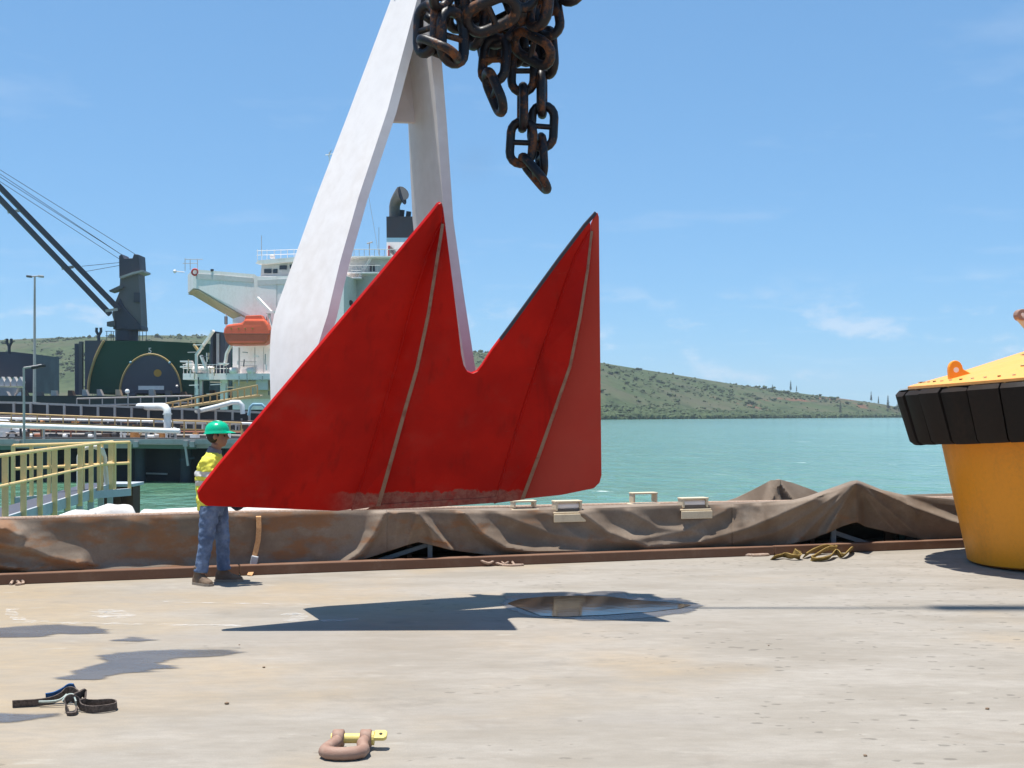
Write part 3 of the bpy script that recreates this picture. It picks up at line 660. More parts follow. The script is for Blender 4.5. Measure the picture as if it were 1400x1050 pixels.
def tarp(u0, u1, name, label, shift=0.0):
    t = thing(name, label, 'tarpaulin', Q(S_at((u0 + u1) / 2, .4), .4), 'brown tarpaulins over the barrier')
    n = int((u1 - u0) / 1.7); rows = []; NR = 44
    disp = [[fold_disp(u0 + (u1 - u0) * i / n, lerp_table(VTOP, u0 + (u1 - u0) * i / n) * (1 - j / NR) + lerp_table(VHEM, u0 + (u1 - u0) * i / n) * j / NR) for i in range(n + 1)] for j in range(NR + 1)]
    for _ in range(1):
        disp = [[(disp[j][max(i-1, 0)] + disp[j][min(i+1, n)] + disp[max(j-1, 0)][i] + disp[min(j+1, NR)][i] + 2 * disp[j][i]) / 6 for i in range(n + 1)] for j in range(NR + 1)]
    for j in range(-11, NR + 1):
        row = []
        for i in range(n + 1):
            u = u0 + (u1 - u0) * i / n
            peak = math.exp(-((u - 1171) / 60) ** 2)
            wt = 0.23 + 0.05 * peak + shift
            s = S_at(u, wt); top = QV(u, lerp_table(VTOP, u), wt)
            rnd_ = 0.004 * mnoise.noise(Vector((u * .03, j * .2, 2))) + 0.016 * mnoise.noise(Vector((u * .008, j * .05, 9)))
            if j >= 0:
                f = j / NR; vt = lerp_table(VTOP, u) ; vh = lerp_table(VHEM, u); v = vt + (vh - vt) * f
                roll = 0.05 * math.exp(-f * 14)
                w = wt + 0.045 * f + roll * .4 - disp[j][i] * sm(f, 0, .06) + rnd_ - 0.03
                p = QV(u, v, max(w, 0.148 if f > .86 else -.2))
            else:
                g = -j / 11
                zb = EYE + (HORIZON - 0) * 0
                z = top.z - 0.05 * math.sin(math.pi * min(1, g / .75)) * (1 - peak) - (top.z - 0.58) * sm(g, 0, .7) + rnd_ * (g > .1)
                if g > 0.8: z = 0.58 - (g - .8) / .2 * 0.62
                w = wt + 0.95 * min(1, g / .8) + (1.6 * max(0, g - .8))
                p = Q(s, w, z)
            row.append(p)
        rows.append(row)
    mb = MB(); mb.quadgrid(rows)
    o = mb.build('cloth', M['tarp'], t, smooth=50)
    sd = o.modifiers.new('thick', 'SOLIDIFY'); sd.thickness = 0.006; sd.offset = 1
    return t
tarp(-160, 529, 'tarpaulin', 'flat rust-stained brown tarpaulin behind the man, leftmost stretch of the barrier')
tarp(527, 1004, 'tarpaulin', 'folded brown tarpaulin under the red fluke with a triangular gap at its hem', 0.012)
tarp(1001, 1420, 'tarpaulin', 'peaked tent-like brown tarpaulin beside the yellow buoy, front one of two peaks')
# second peaked cover behind
t = thing('tarpaulin', 'smaller peaked brown tarpaulin standing behind the front tent-like one', 'tarpaulin', Q(S_at(1060, 2.2), 2.2), 'brown tarpaulins over the barrier')
V2 = [(985, 688), (1008, 681), (1030, 670), (1050, 659), (1058, 655), (1066, 656), (1085, 661), (1110, 670), (1130, 679), (1150, 681), (1260, 676), (1345, 674)]
mb = MB(); rows = []
for j in range(-8, 15):
    row = []
    for i in range(121):
        u = 985 + 360 * i / 120; vt = lerp_table(V2, u); tp = QV(u, vt, 2.2); f = abs(j) / (14 if j >= 0 else 8)
        fd = 0
        for a, wdt in ((1030, .5), (1052, .6), (1090, .5)):
            x = 1058 + (a - 1058) * f; fd += .12 * max(0, 1 - abs(u - x) / (3 + 10 * f)) * (f < .9)
        if j >= 0: p = Q(S_at(u, 2.2), 2.2 - .25 * f - fd * .9, tp.z + (0.25 - tp.z) * f)
        else: p = Q(S_at(u, 2.2), 2.2 + .7 * f, tp.z + (0.3 - tp.z) * f ** 1.3)
        row.append(p)
    rows.append(row)
mb.quadgrid(rows); o = mb.build('cloth', M['tarp'], t, smooth=50)
sd = o.modifiers.new('thick', 'SOLIDIFY'); sd.thickness = 0.006; sd.offset = 1
# frame inside the covers
fr = thing('cover_frame', 'pale steel frame of posts and struts showing under the raised tarpaulin hems', 'frame', Q(10, .8))
def strut(u0, v0, w0, u1, v1, w1, r=.03, mat='galv'):
    MB().bar(QV(u0, v0, w0), QV(u1, v1, w1), r * 1.6, r * 1.6).build('strut', M[mat], fr)
strut(500, 772, .6, 592, 742, .6); strut(588, 738, .55, 588, 771, .55, .033)
strut(1140, 728, .6, 1225, 756, .6, .035); strut(1139, 722, .55, 1139, 752, .55, .04); strut(1213, 726, .7, 1214, 750, .7, .05, 'rust_beam'); strut(1232, 730, .8, 1233, 748, .8, .05, 'jetty_green')
strut(1050, 748, .6, 1058, 762, .6, .03); strut(1025, 752, .6, 1025, 764, .6, .02, 'rust_beam')
for u in range(-100, 1300, 110):
    MB().bar(Q(S_at(u, .75), .75, 0), Q(S_at(u, .75), .75, .5), .06, .06).build('post', M['rust_beam'], fr)
for w, z in ((.42, .5), (.8, .5)):
    MB().bar(Q(-12, w, z), Q(S_at(1150, w), w, z), .05, .05).build('rail', M['rust_beam'], fr)
rp = thing('rear_pipe', 'long brown pipe running along the quay behind the tarpaulins', 'pipe', Q(6, 1.55))
pts = [QV(u, v, 1.5) for u, v in ((-120, 712), (0, 706.5), (270, 699), (500, 694), (700, 690.5), (900, 686), (1100, 683), (1345, 677))]
MB().tube([q - Vector((0, 0, .035)) for q in pts], .034, 8).build('pipe_run', M['rope'], rp, smooth=60)
for u in (-60, 200, 430, 800, 1280):
    p = QV(u, lerp_table([(-120, 712), (0, 706.5), (270, 699), (500, 694), (700, 690.5), (900, 686), (1100, 683), (1345, 677)], u), 1.5)
    MB().bar(Vector((p.x, p.y, 0)), Vector((p.x, p.y, p.z - .04)), .07, .07).build('support', M['rust_beam'], rp)

# pipe roller brackets standing on the barrier
def bracket(u0, v0, u1, v1, w, label, lip, roller=True):
    a, b = QV(u0, v1, w), QV(u1, v1, w); top = QV((u0 + u1) / 2, v0, w).z; zb = (a.z + b.z) / 2; a.z = b.z = zb
    t = thing('roller_bracket', label, 'bracket', (a + b) / 2, 'roller brackets on the tarpaulin barrier')
    dp = WD * 0.26; th = (b - a).normalized()
    L = (b - a).length; ct = (a + b) / 2; rot = Matrix((QD, WD, Vector((0, 0, 1)))).transposed(); h = top - zb
    def bx(nm, x, z, sx, sz, sy=.15, y=0): MB().box(ct + QD * x + WD * (y) + Vector((0, 0, z)), (sx, sy, sz), rot).build(nm, M['beige'], t, bevel=.006)
    bx('side_plate', -L/2 + .014, h/2, .026, h - .03); bx('side_plate', L/2 - .014, h/2, .026, h - .03)
    bx('top_plate', 0, h - .011, L + .01, .022)
    bx('base_plate', 0, -.012, L + .06, .022, .19)
    if lip: bx('front_lip', 0, -.072, L + .07, .095, .02, -.105)
    if roller: MB().cyl(ct - QD * (L/2 - .03) + Vector((0, 0, h*.5)), ct + QD * (L/2 - .03) + Vector((0, 0, h*.5)), h * .34, 14).build('roller', M['ship_white'], t, smooth=60)
    MB().bar(Vector((ct.x, ct.y, 0)) + WD*.05, ct + WD*.05 - Vector((0,0,.04)), .08, .08).build('pedestal', M['rust_beam'], t)
bracket(757, 684, 793, 699, .28, 'beige roller bracket with front lip nearest right of the red fluke', True)
bracket(930, 680, 965, 695, .28, 'beige roller bracket with front lip on the barrier, rightmost of the row', True)
bracket(863, 673, 896, 688, 1.35, 'beige open bracket standing on the rear edge, between two lipped ones', False, False)
bracket(700, 684, 731, 695, 1.1, 'beige bracket half hidden behind the lower right edge of the fluke', False, False)

# straps and rope left on the barrier
t = tag(MB().ribbon([QV(u, v, w) for u, v, w in ((353, 703, .26), (353.5, 707, .17), (354, 722, .155), (353, 738, .15), (350, 752, .15), (347, 764, .14), (345, 774, .12), (343, 783, -.01), (341, 786.5, -.05))], tuple(QD), .055, .006).build('ratchet_strap', M['web_orange']), 'orange ratchet strap hanging down the tarpaulin right of the man', 'strap')
p = QV(347.5, 767, .12); MB().box(p, (.075, .04, .11), Matrix.Rotation(R(12), 3, 'Y')).build('buckle', M['galv'], t, bevel=.008)
def coil(name, label, cat, spec, mat, r):
    pts = []
    for u, v, w in spec: pts.append(QV(u, v, w))
    sm_ = []
    for i in range(len(pts) - 1):
        a, b, c, d = pts[max(i-1, 0)], pts[i], pts[i+1], pts[min(i+2, len(pts)-1)]
        for k in range(6):
            x = k / 6; sm_.append(0.5 * ((2*b) + (c - a)*x + (2*a - 5*b + 4*c - d)*x*x + (3*b - a - 3*c + d)*x*x*x))
    sm_.append(pts[-1])
    for q in sm_: q.z = max(q.z, r * (0.6 if q.y > 0 else 1)) 
    return sm_
def heap(spec):
    """points on the ground in front of the beam, or lying over the beam"""
    return [ (G(u, v) + Vector((0, 0, h))) if v > 757 else QV(u, v, .05) for u, v, h in spec ]
def spl0(pts, n=6):
    o_ = []
    for i in range(len(pts) - 1):
        a, b, c, d = pts[max(i-1, 0)], pts[i], pts[i+1], pts[min(i+2, len(pts)-1)]
        for k in range(n):
            x = k / n; o_.append(0.5 * ((2*b) + (c - a)*x + (2*a - 5*b + 4*c - d)*x*x + (3*b - a - 3*c + d)*x*x*x))
    return o_ + [pts[-1]]
sp = spl0(heap([(1056, 766, .03), (1070, 764, .04), (1084, 766, .05), (1094, 765, .04), (1086, 761, .06), (1094, 757, 0), (1110, 750, 0), (1130, 747, 0), (1150, 748, 0), (1163, 753, 0), (1162, 759, .07), (1152, 764, .04), (1142, 762, .07), (1134, 766, .04), (1120, 768, .03), (1110, 767, .03), (1120, 764, .07), (1132, 760, .09), (1142, 758, .08), (1128, 757.5, .10), (1112, 760, .07), (1100, 764, .04)]))
tag(MB().ribbon(sp, (0, -.9, .55), .085, .010).build('lifting_sling', M['sling_yellow'], smooth=60), 'dirty yellow lifting sling heaped on the beam under the front tarpaulin peak', 'sling')
sp = coil('', '', '', [(1014, 764, .05), (1022, 762, .0), (1032, 765.5, -.03), (1042, 764, -.02), (1050, 766, -.04), (1040, 768, -.06), (1028, 766.5, -.05)], None, .02)
tag(MB().tube(sp, .022, 6).build('rope_scrap', M['rope'], smooth=60), 'short brown rope scrap on the beam just left of the yellow sling', 'rope')
sp = coil('', '', '', [(645, 768, .05), (655, 766, .02), (668, 770, -.02), (680, 765, .04), (690, 771, -.02), (698, 766, .03), (704, 773, -.05), (715, 775, -.08), (700, 777, -.10), (688, 773, -.04), (676, 769, .02)], None, .018)
tag(MB().tube(sp, .016, 6).build('rope_scrap', M['rope'], smooth=60), 'frayed pale rope tangled on the kerb beam below the fluke', 'rope')
sp = coil('', '', '', [(14, 800, -.05), (20, 792, .03), (27, 799, -.04), (22, 803, -.1), (32, 797, -.02), (26, 790, .04)], None, .018)
tag(MB().tube(sp, .016, 6).build('rope_scrap', M['rope'], smooth=60), 'knotted rust-coloured rope on the beam at the far left', 'rope')

# ================================================================== GANGWAY AND WRAPPED GOODS BEYOND THE BARRIER
gw = thing('gangway', 'access gangway with tan yellow railings and grey brackets over the water at left', 'gangway', (-9.3, 26, 0))
g0, g1 = Vector((-8.61, 21, 0)), Vector((-10.07, 31, 0))
gd = (g1 - g0) / 8; side = Vector((-gd.y, gd.x, 0)).normalized()
up = Vector((0, 0, 1))
post_me = None
for k in range(-4, 9):
    p = g0 + gd * k
    MB().bar(p - up * .28, p + up * 1.06, .10, .055, gd).build('post', M['rail_yellow'], gw)
    if k > -3:
        MB().bar(p - up * .22 + side * .03 + gd * .1, p - up * .55 + side * .03 + gd * .1, .13, .10, gd).build('bracket', M['galv'], gw)
        MB().bar(p - up * .50 + gd * .12, p - up * 1.15 + Vector((-.42, -.25, 0)), .11, .08).build('strut', M['galv'], gw)
for z, r in ((1.06, .035), (.55, .028)):
    MB().cyl(g0 - gd * 4 + up * z - side * .05, g1 + up * z - side * .05, r, 8).build('rail', M['rail_yellow'], gw)
MB().bar(g0 - gd * 4 - up * .12 + side * .06, g1 + gd * .5 - up * .12 + side * .06, .06, .22).build('stringer', M['galv'], gw)
MB().bar(g0 - gd * 4 - up * .05 + side * .40, g1 + gd * .6 - up * .05 + side * .40, .6, .06).build('walkway_deck', M['slate'], gw)
f0, f1 = P(18, 620, 27.0), P(177, 620, 30.3); f0.z = f1.z = 0
for k in range(8):
    p = f0.lerp(f1, k / 7)
    MB().bar(p - up * .25, p + up * 1.06, .07, .07).build('post', M['rail_yellow'], gw)
for z in (1.06, .55):
    MB().cyl(f0 + up * z, f1 + up * z, .035, 8).build('rail', M['rail_yellow'], gw)
MB().bar(f0 - up * .16, f1 - up * .16, .10, .18).build('stringer', M['galv'], gw)
MB().tube([P(108, 672, 29), P(108, 625, 29), P(110, 616, 29), P(117, 612, 29.2), P(130, 611, 29.5), P(140, 615, 29.7), P(143, 625, 29.8), P(146, 662, 30)], .055, 8).build('bent_pipe', M['pipe_white'], gw, smooth=60)
t = thing('mooring_pile', 'rust-brown steel pile with grey cap plate at the gangway end', 'pile', P(165, 800, 31.6))
a, b = P(141, 672, 31.6), P(182, 672, 31.6)
for i in range(5):
    x0, x1 = a.x + (b.x - a.x) * i / 5, a.x + (b.x - a.x) * (i + 1) / 5
    MB().box(((x0 + x1) / 2, 31.9 + (.08 if i % 2 else 0), -2.1), (x1 - x0 - .004, .6, 4.0)).build('sheet_pan', M['rust_dark'], t)
MB().box(((a.x + b.x) / 2, 31.9, -.06), (b.x - a.x + .1, .95, .08)).build('cap_plate', M['galv'], t, bevel=.01)
def lumpy(path, rad, name, label, cat, seed):
    r_ = random.Random(seed); mb = MB(); n = 18; rows = []
    pts = [Vector(p) for p in path]; m_ = 40
    full = []
    for i in range(m_ + 1):
        x = i / m_ * (len(pts) - 1); k = min(int(x), len(pts) - 2); full.append(pts[k].lerp(pts[k + 1], x - k))
    for i, p in enumerate(full):
        tg = (full[min(i+1, m_)] - full[max(i-1, 0)]).normalized(); sd_ = tg.cross(up).normalized(); un = sd_.cross(tg)
        e = i / m_; taper = min(1, math.sqrt(max(0.02, min(e, 1 - e) * 9)))
        row = []
        for j in range(n):
            a_ = 2 * math.pi * j / n
            q = sd_ * math.cos(a_) + un * math.sin(a_)
            rr = rad * taper * (1 + .16 * mnoise.noise(Vector((p.x * 2.2 + seed, p.y * 2.2, 0)) + q * 1.3) + .06 * mnoise.noise((p + q) * 7))
            row.append(p + q * rr)
        rows.append(row)
    b_ = mb.quadgrid(rows, closed=True); mb.f.append(tuple(range(b_, b_ + n))); mb.f.append(tuple(b_ + m_ * n + j for j in range(n)))
    return tag(mb.build(name, M['white_cloth'], smooth=60), label, cat)
def QT(u, vtop, w, r): p = QV(u, vtop, w); p.z -= r; return p
lumpy([QT(180, 698, 1.9, .26), QT(230, 695, 1.95, .26), QT(330, 694, 2.0, .26), QT(470, 695, 2.05, .26)], .26, 'wrapped_roll', 'long white wrapped roll lying behind the barrier left of the man', 'wrapped roll', 1)
lumpy([QT(120, 697, 2.3, .2), QT(150, 690, 2.4, .2), QT(186, 690, 2.5, .2)], .2, 'wrapped_bundle', 'short white bundle beside the rusty pile behind the barrier', 'bundle', 2)
lumpy([QT(80, 705, 2.1, .15), QT(105, 697, 2.2, .15), QT(135, 699, 2.2, .15)], .15, 'wrapped_bundle', 'small crumpled white bundle below the gangway struts', 'bundle', 3)

# ================================================================== JETTY
JD = 76.0
jt = thing('jetty', 'steel loading jetty with dark fender wall across the water at left', 'jetty', P(150, 661, JD))
def jx(u, d=JD): return (u - 700) / FPX * d
def pbar(u0, v0, u1, v1, d, w, name, mat, par, d2=None, dep=None):
    return MB().bar(P(u0, v0, d), P(u1, v1, d2 or d), dep or w, w).build(name, M[mat], par)
MB().box(((jx(-200) + jx(470)) / 2, JD + 10, -.2), (jx(470) - jx(-200), 19, .35)).build('deck', M['jetty_grey'], jt)
pbar(-200, 603.5, 470, 603.5, JD, .30, 'edge_beam', 'jetty_grey', jt)
MB().box(((jx(-200) + jx(470)) / 2, JD + 2.5, -1.9), (jx(470) - jx(-200), .3, 3.0)).build('fender_wall', M['hull'], jt)
pbar(178, 610, 268, 611, JD + .4, .26, 'fascia_beam', 'jetty_green', jt)
pbar(-20, 612, 20, 612, JD + .4, .26, 'fascia_beam', 'jetty_green', jt)
for u in range(-180, 480, 62):
    p = P(u, 620, JD + 1.2); MB().cyl((p.x, p.y, -4.5), (p.x, p.y, -.3), .35, 10).build('pile', M['jetty_dark'], jt, smooth=60)
pbar(253, 607, 257, 637, JD - .2, .12, 'ladder_rail', 'jetty_grey', jt)
pbar(245, 629, 266, 626, JD - .1, .1, 'bumper_rail', 'jetty_dark', jt)
pbar(195, 647, 229, 648, JD + 2.2, .1, 'bumper_rail', 'jetty_grey', jt)
for i, u in enumerate((24, 186, 254, 263)): MB().box(P(u, 606.5 + (i % 2), JD - .2), (.28, .3, .35)).build('clamp', M['jetty_grey'], jt)
# deck clutter, small fittings a few pixels high
rj = random.Random(11)
for i in range(110):
    u = rj.uniform(-20, 375); w = rj.uniform(3, 12); row = i % 3
    vb = 599 if row == 0 else (588 if row == 1 else 579); h = rj.uniform(4, 9)
    d = (JD + 2.0, JD + 6, JD + 9)[row] + rj.uniform(0, 1.5)
    c = P(u, vb - h / 2, d); mt = rj.choice(['junk_rust', 'junk_brown', 'junk_brown', 'pipe_white', 'junk_rust', 'jetty_dark', 'jetty_grey', 'junk_orange', 'jetty_dark'])
    mb = MB()
    if rj.random() < .5: mb.box(c, (w * .045, .5, h * .045), Matrix.Rotation(rj.uniform(-.5, .5), 3, 'Z'))
    else: mb.cyl(c - Vector((w * .022, 0, 0)), c + Vector((w * .022, rj.uniform(-.3, .3), 0)), h * .02, 10)
    mb.build('deck_fitting', M[mt], jt)
for i in range(70):
    u = rj.uniform(-20, 375); row = i % 2; vb = (600, 588)[row]; h = rj.uniform(6, 17); d = (JD + 2.5, JD + 7)[row]
    MB().cyl(P(u, vb, d), P(u + rj.uniform(-.6, .6), vb - h, d), rj.uniform(.03, .09), 6).build('standpipe', M[rj.choice(['jetty_grey', 'jetty_dark', 'junk_rust', 'pipe_white', 'jetty_yellow'])], jt)
for v0, v1, dd, r, mt in ((592, 596, 3.2, .06, 'jetty_grey'), (587, 593, 4.2, .09, 'junk_rust'), (571, 580, 5.2, .08, 'pipe_white'), (569, 577, 6.0, .06, 'junk_brown'), (598, 600, 1.4, .05, 'jetty_dark'), (566, 573, 8.2, .07, 'jetty_grey'), (560, 568, 9.5, .10, 'junk_rust')):
    MB().cyl(P(-40, v0, JD + dd), P(385, v1, JD + dd), r, 8).build('service_pipe', M[mt], jt, smooth=60)
pbar(-30, 594, 380, 597, JD + 4.5, .5, 'service_duct', 'jetty_dark', jt, dep=.8)
pbar(-30, 576, 380, 585, JD + 12, .9, 'service_duct', 'jetty_dark', jt, dep=.8)
# pipes along the deck
t = thing('jetty_pipe', 'long white pipe running level along the jetty above the deck edge', 'pipe', P(120, 590, JD + 1))
MB().cyl(P(-60, 579.5, JD + 1), P(246, 589.5, JD + 1), .16, 12).build('pipe_run', M['pipe_white'], t, smooth=60)
for u in (-10, 60, 130, 200, 240):
    p = P(u, 581.5 + u * .033, JD + 1); MB().bar(p, (p.x, p.y, -.1), .12, .12).build('pipe_stand', M['jetty_grey'], t)
t = thing('elbow_pipe', 'fat white pipe with an elbow bend rising over the jetty walkway', 'pipe', P(229, 590, JD + 3))
MB().tube([P(229, 588, JD + 3), P(229, 566, JD + 3), P(228.5, 560, JD + 3), P(226, 557, JD + 3.3), P(221, 556, JD + 4), P(190, 556, JD + 9)], .24, 12).build('pipe_run', M['pipe_white'], t, smooth=60)
MB().cyl(P(229, 567, JD + 3), P(229, 565, JD + 3), .30, 12).build('flange', M['pipe_white'], t)
t = thing('curved_pipe', 'white pipe curving down at its end beside the ship gangway', 'pipe', P(320, 565, JD + 6))
MB().tube([P(255, 566, JD + 8), P(300, 555, JD + 6), P(318, 550, JD + 6), P(327, 550, JD + 6), P(331, 554, JD + 6), P(332, 566, JD + 6)], .16, 10).build('pipe_run', M['pipe_white'], t, smooth=60)
t = thing('pipe_arch', 'small pale green hoop over dark machinery on the jetty near the shank', 'hoop', P(352, 570, JD + 5))
MB().tube([P(340, 568, JD + 5), P(342, 557, JD + 5), P(346, 553, JD + 5), P(358, 553, JD + 5), P(363, 558, JD + 5), P(367, 568, JD + 5)], .10, 8).build('hoop_tube', M['funnel_blue'], t, smooth=60)
# enclosed walkway: dark panels with pale posts between two chords
t = thing('walkway_gallery', 'long dark walkway gallery with pale posts along the jetty', 'gallery', P(150, 575, JD + 7))
def vtop(u): return lerp_table([(-60, 549), (45, 551), (55, 552), (225, 558), (380, 565)], u)
pts = [P(u, vtop(u), JD + 7) for u in (-60, 45, 55, 140, 225, 300, 380)]
for a, b in zip(pts, pts[1:]): MB().bar(a, b, .16, .14).build('top_chord', M['jetty_grey'], t)
for a, b in zip(pts, pts[1:]):
    q = Vector((0, .3, -.45)); MB().bar(a + q, b + q, .06, .8).build('panel', M['jetty_dark'], t)
    q = Vector((0, .1, -.95)); MB().bar(a + q, b + q, .16, .12).build('bottom_chord', M['jetty_grey'], t)
for u in range(-50, 380, 23):
    p = P(u, vtop(u), JD + 6.9); MB().bar(p, p - up * .95, .14, .14).build('post', M['jetty_grey'], t)
for u in range(-40, 380, 92):
    p = P(u, vtop(u), JD + 7.3); MB().bar(p - up * 1.0, (p.x, p.y, -.1), .2, .2).build('column', M['jetty_dark'], t)
def rail(name, label, u0, v0, u1, v1, d, h, n, mat, d2=None, r=.05, rails=(1.0, .5)):
    a, b = P(u0, v0, d), P(u1, v1, d2 or d)
    t = thing(name, label, 'railing', (a + b) / 2 - up * h)
    for f in rails: MB().cyl(a - up * h * (1 - f), b - up * h * (1 - f), r, 6).build('rail', M[mat], t)
    for k in range(n + 1):
        p = a.lerp(b, k / n); MB().cyl(p, p - up * h, r * .9, 6).build('post', M[mat], t)
    return t
rail('handrail', 'ochre handrail along the near side of the jetty walkway', -20, 564, 228, 574, JD + 3, 1.05, 14, 'jetty_yellow')
rail('handrail', 'ochre handrail on the jetty right of the fat elbow pipe', 236, 575, 330, 578, JD + 3, 1.05, 6, 'jetty_yellow')
rail('handrail', 'pale grey handrail at deck level of the moored ship above the gallery', 105, 545, 262, 541, JD + 14, 1.0, 9, 'jetty_grey')
t = thing('boarding_ladder', 'tan sloping boarding ladder rising from the jetty to the ship', 'ladder', P(210, 560, 84))
a, b, c_, d_ = P(192, 559, 84), P(352, 527, 96), P(192, 565, 84), P(352, 541, 96)
MB().bar(a, b, .12, .12).build('top_rail', M['jetty_yellow'], t); MB().bar(c_, d_, .5, .16).build('stringer', M['jetty_yellow'], t)
for k in range(17):
    MB().bar(a.lerp(b, k / 16), c_.lerp(d_, k / 16), .09, .09).build('baluster', M['jetty_yellow'], t)
MB().bar(c_ + up * .02 + Vector((0, .5, 0)), d_ + up * .02 + Vector((0, .5, 0)), .8, .08).build('treads', M['ship_cream'], t)
# lamp posts
t = thing('lamp_post', 'tall thin lamp post with two heads rising over the hill at left', 'lamp post', P(47, 596, 100))
MB().tube([P(47, 596, 100), P(47.5, 378, 100)], [.16, .08], 8).build('pole', M['jetty_grey'], t); MB().cyl(P(38, 378.5, 100), P(58, 377, 100), .05, 6).build('cross_arm', M['jetty_grey'], t)
for u in (40, 56): MB().box(P(u, 378, 100), (.42, .3, .18), Matrix.Rotation(.1, 3, 'Y')).build('lamp_head', M['crane_mid'] if u < 50 else M['jetty_grey'], t, bevel=.04)
t = thing('lamp_post', 'short grey lamp post with one arm in front of the dark hatch block', 'lamp post', P(33, 606, JD - .5))
MB().tube([P(33, 606, JD - .5), P(32.5, 503, JD - .5)], [.09, .07], 8).build('pole', M['jetty_grey'], t)
MB().tube([P(32.5, 503, JD - .5), P(46, 501, JD - .5), P(57, 499, JD - .5)], .06, 6).build('arm', M['jetty_grey'], t)
for u, v in ((48, 502.5), (57.5, 500.5)): MB().box(P(u, v, JD - .5), (.4, .3, .16), Matrix.Rotation(-.15, 3, 'Y')).build('lamp_head', M['black'], t, bevel=.04)
t = thing('deck_light', 'small white floodlight on a thin post before the green deckhouse', 'floodlight', P(175, 590, JD + 8))
MB().cyl(P(175, 585, JD + 8), P(175, 537, JD + 8), .05, 6).build('pole', M['jetty_grey'], t); MB().blob(P(174, 535, JD + 8), .16, 2, .02).build('lamp_head', M['pipe_white'], t, smooth=60)
# parked car on the jetty
cr = thing('parked_car', 'white car parked on the jetty behind the white pipe at the left edge', 'car', P(-12, 604, JD + 4)); dC = JD + 3.2; zc = .0
x0 = jx(34, dC); prof = [(0, .35), (-.05, .62), (-.35, .80), (-1.15, .92), (-1.75, 1.38), (-3.1, 1.42), (-3.9, .98), (-4.25, .92), (-4.3, .35)]
MB().prism([(x0 + x, dC, zc + z) for x, z in prof], (0, 1.7, 0)).build('body', M['car_white'], cr, bevel=.06)
MB().prism([(x0 + x, dC - .012, zc + z) for x, z in ((-1.32, .95), (-1.80, 1.32), (-3.05, 1.35), (-3.6, .98))], (0, 1.724, 0)).build('window', M['glass'], cr)
for x in (-.8, -3.4):
    for y in (0.06, 1.64):
        w_ = MB().cyl((x0 + x, dC + y - .1, zc + .33), (x0 + x, dC + y + .1, zc + .33), .33, 16).build('wheel', M['black'], cr)
        MB().cyl((x0 + x, dC + y - .115, zc + .33), (x0 + x, dC + y - .09, zc + .33), .19, 12).build('rim', M['galv'], w_)
for y in (.3, 1.4): MB().box((x0 - .04, dC + y, zc + .66), (.1, .34, .13)).build('headlight', M['silver'], cr)

# ================================================================== CARGO SHIP
SD = 150.0
sh = thing('cargo_ship', 'bulk carrier with white superstructure, dark green deckhouse and deck crane, moored beyond the jetty', 'ship', P(250, 600, SD))
EX = Vector((-2.2, 6, 0))
def pris(pts, d, ext, name, mat, par=sh, bev=0): return MB().prism([P(u, v, d) for u, v in pts], ext).build(name, M[mat], par, bevel=bev)
pris([(-260, 541), (612, 541), (600, 612), (-240, 612)], SD - 3, (0, 26, 0), 'hull', 'hull')
pris([(-250, 596), (606, 596), (600, 616), (-240, 616)], SD - 3.06, (0, .04, 0), 'boot_topping', 'boot_top')
for i in range(20):
    u = -40 + i * 22 + rj.uniform(-4, 4); h = rj.uniform(4, 10)
    pris([(u, 541), (u, 541 - h), (u + rj.uniform(3, 9), 541 - h), (u + 8, 541)], SD - 2 + rj.uniform(0, 3), (0, .8, 0), 'deck_fitting', rj.choice(['crane_mid', 'junk_brown', 'slate', 'ship_cream', 'jetty_grey']))
# green house with arch
hs = pris([(116, 538), (116, 465.5), (210, 466), (286, 470), (286, 538)], SD + 4, (0, 14, 0), 'deckhouse', 'green_house'); hs['label'] = 'dark green deckhouse with a grey arched door and the number 5'
arc = [(120 + 21 * (1 - math.cos(x)) , 538 - 72 * math.sin(x)) for x in [i * math.pi / 2 / 12 for i in range(13)]]
arc = [(120.5 + 21.5 * (i / 12) ** 2, 538 - 72.3 * i / 12) for i in range(13)]
pris([(116.2, 538), (120.5, 538)] + arc[1:] + [(116.2, 465.8)], SD + 3.9, (0, .09, 0), 'corner_panel', 'slate', hs)
MB().tube([P(u, v, SD + 3.88) for u, v in arc], .17, 6).build('curved_trim', M['gold_trim'], hs)
ar = [(206 + 42 * math.cos(a_), 537.8 - 53.5 * math.sin(a_)) for a_ in [math.pi * i / 28 for i in range(29)]]
dr = pris(ar, SD + 3.88, (0, .11, 0), 'arched_door', 'slate', hs)
MB().tube([P(u, v, SD + 3.86) for u, v in ar], .12, 6).build('arch_trim', M['gold_trim'], hs)
MB().cyl(P(215.5, 510, SD + 3.86), P(215.5, 510, SD + 3.75), .47, 20).build('amber_disc', M['amber'], hs)
pris([(189, 527.5), (224, 527.5), (224, 533), (189, 533)], SD + 3.8, (0, .07, 0), 'nameplate', 'ship_white', hs)
pris([(204.5, 533.5), (209, 533.5), (209, 537.5), (204.5, 537.5)], SD + 3.8, (0, .07, 0), 'latch', 'ship_white', hs)
for u, v in ((178.5, 495.5), (232, 496), (242, 528)): MB().blob(P(u, v, SD + 3.75), .17, 2, .02).build('lamp', M['funnel_blue'] if v < 500 else M['ship_white'], hs)
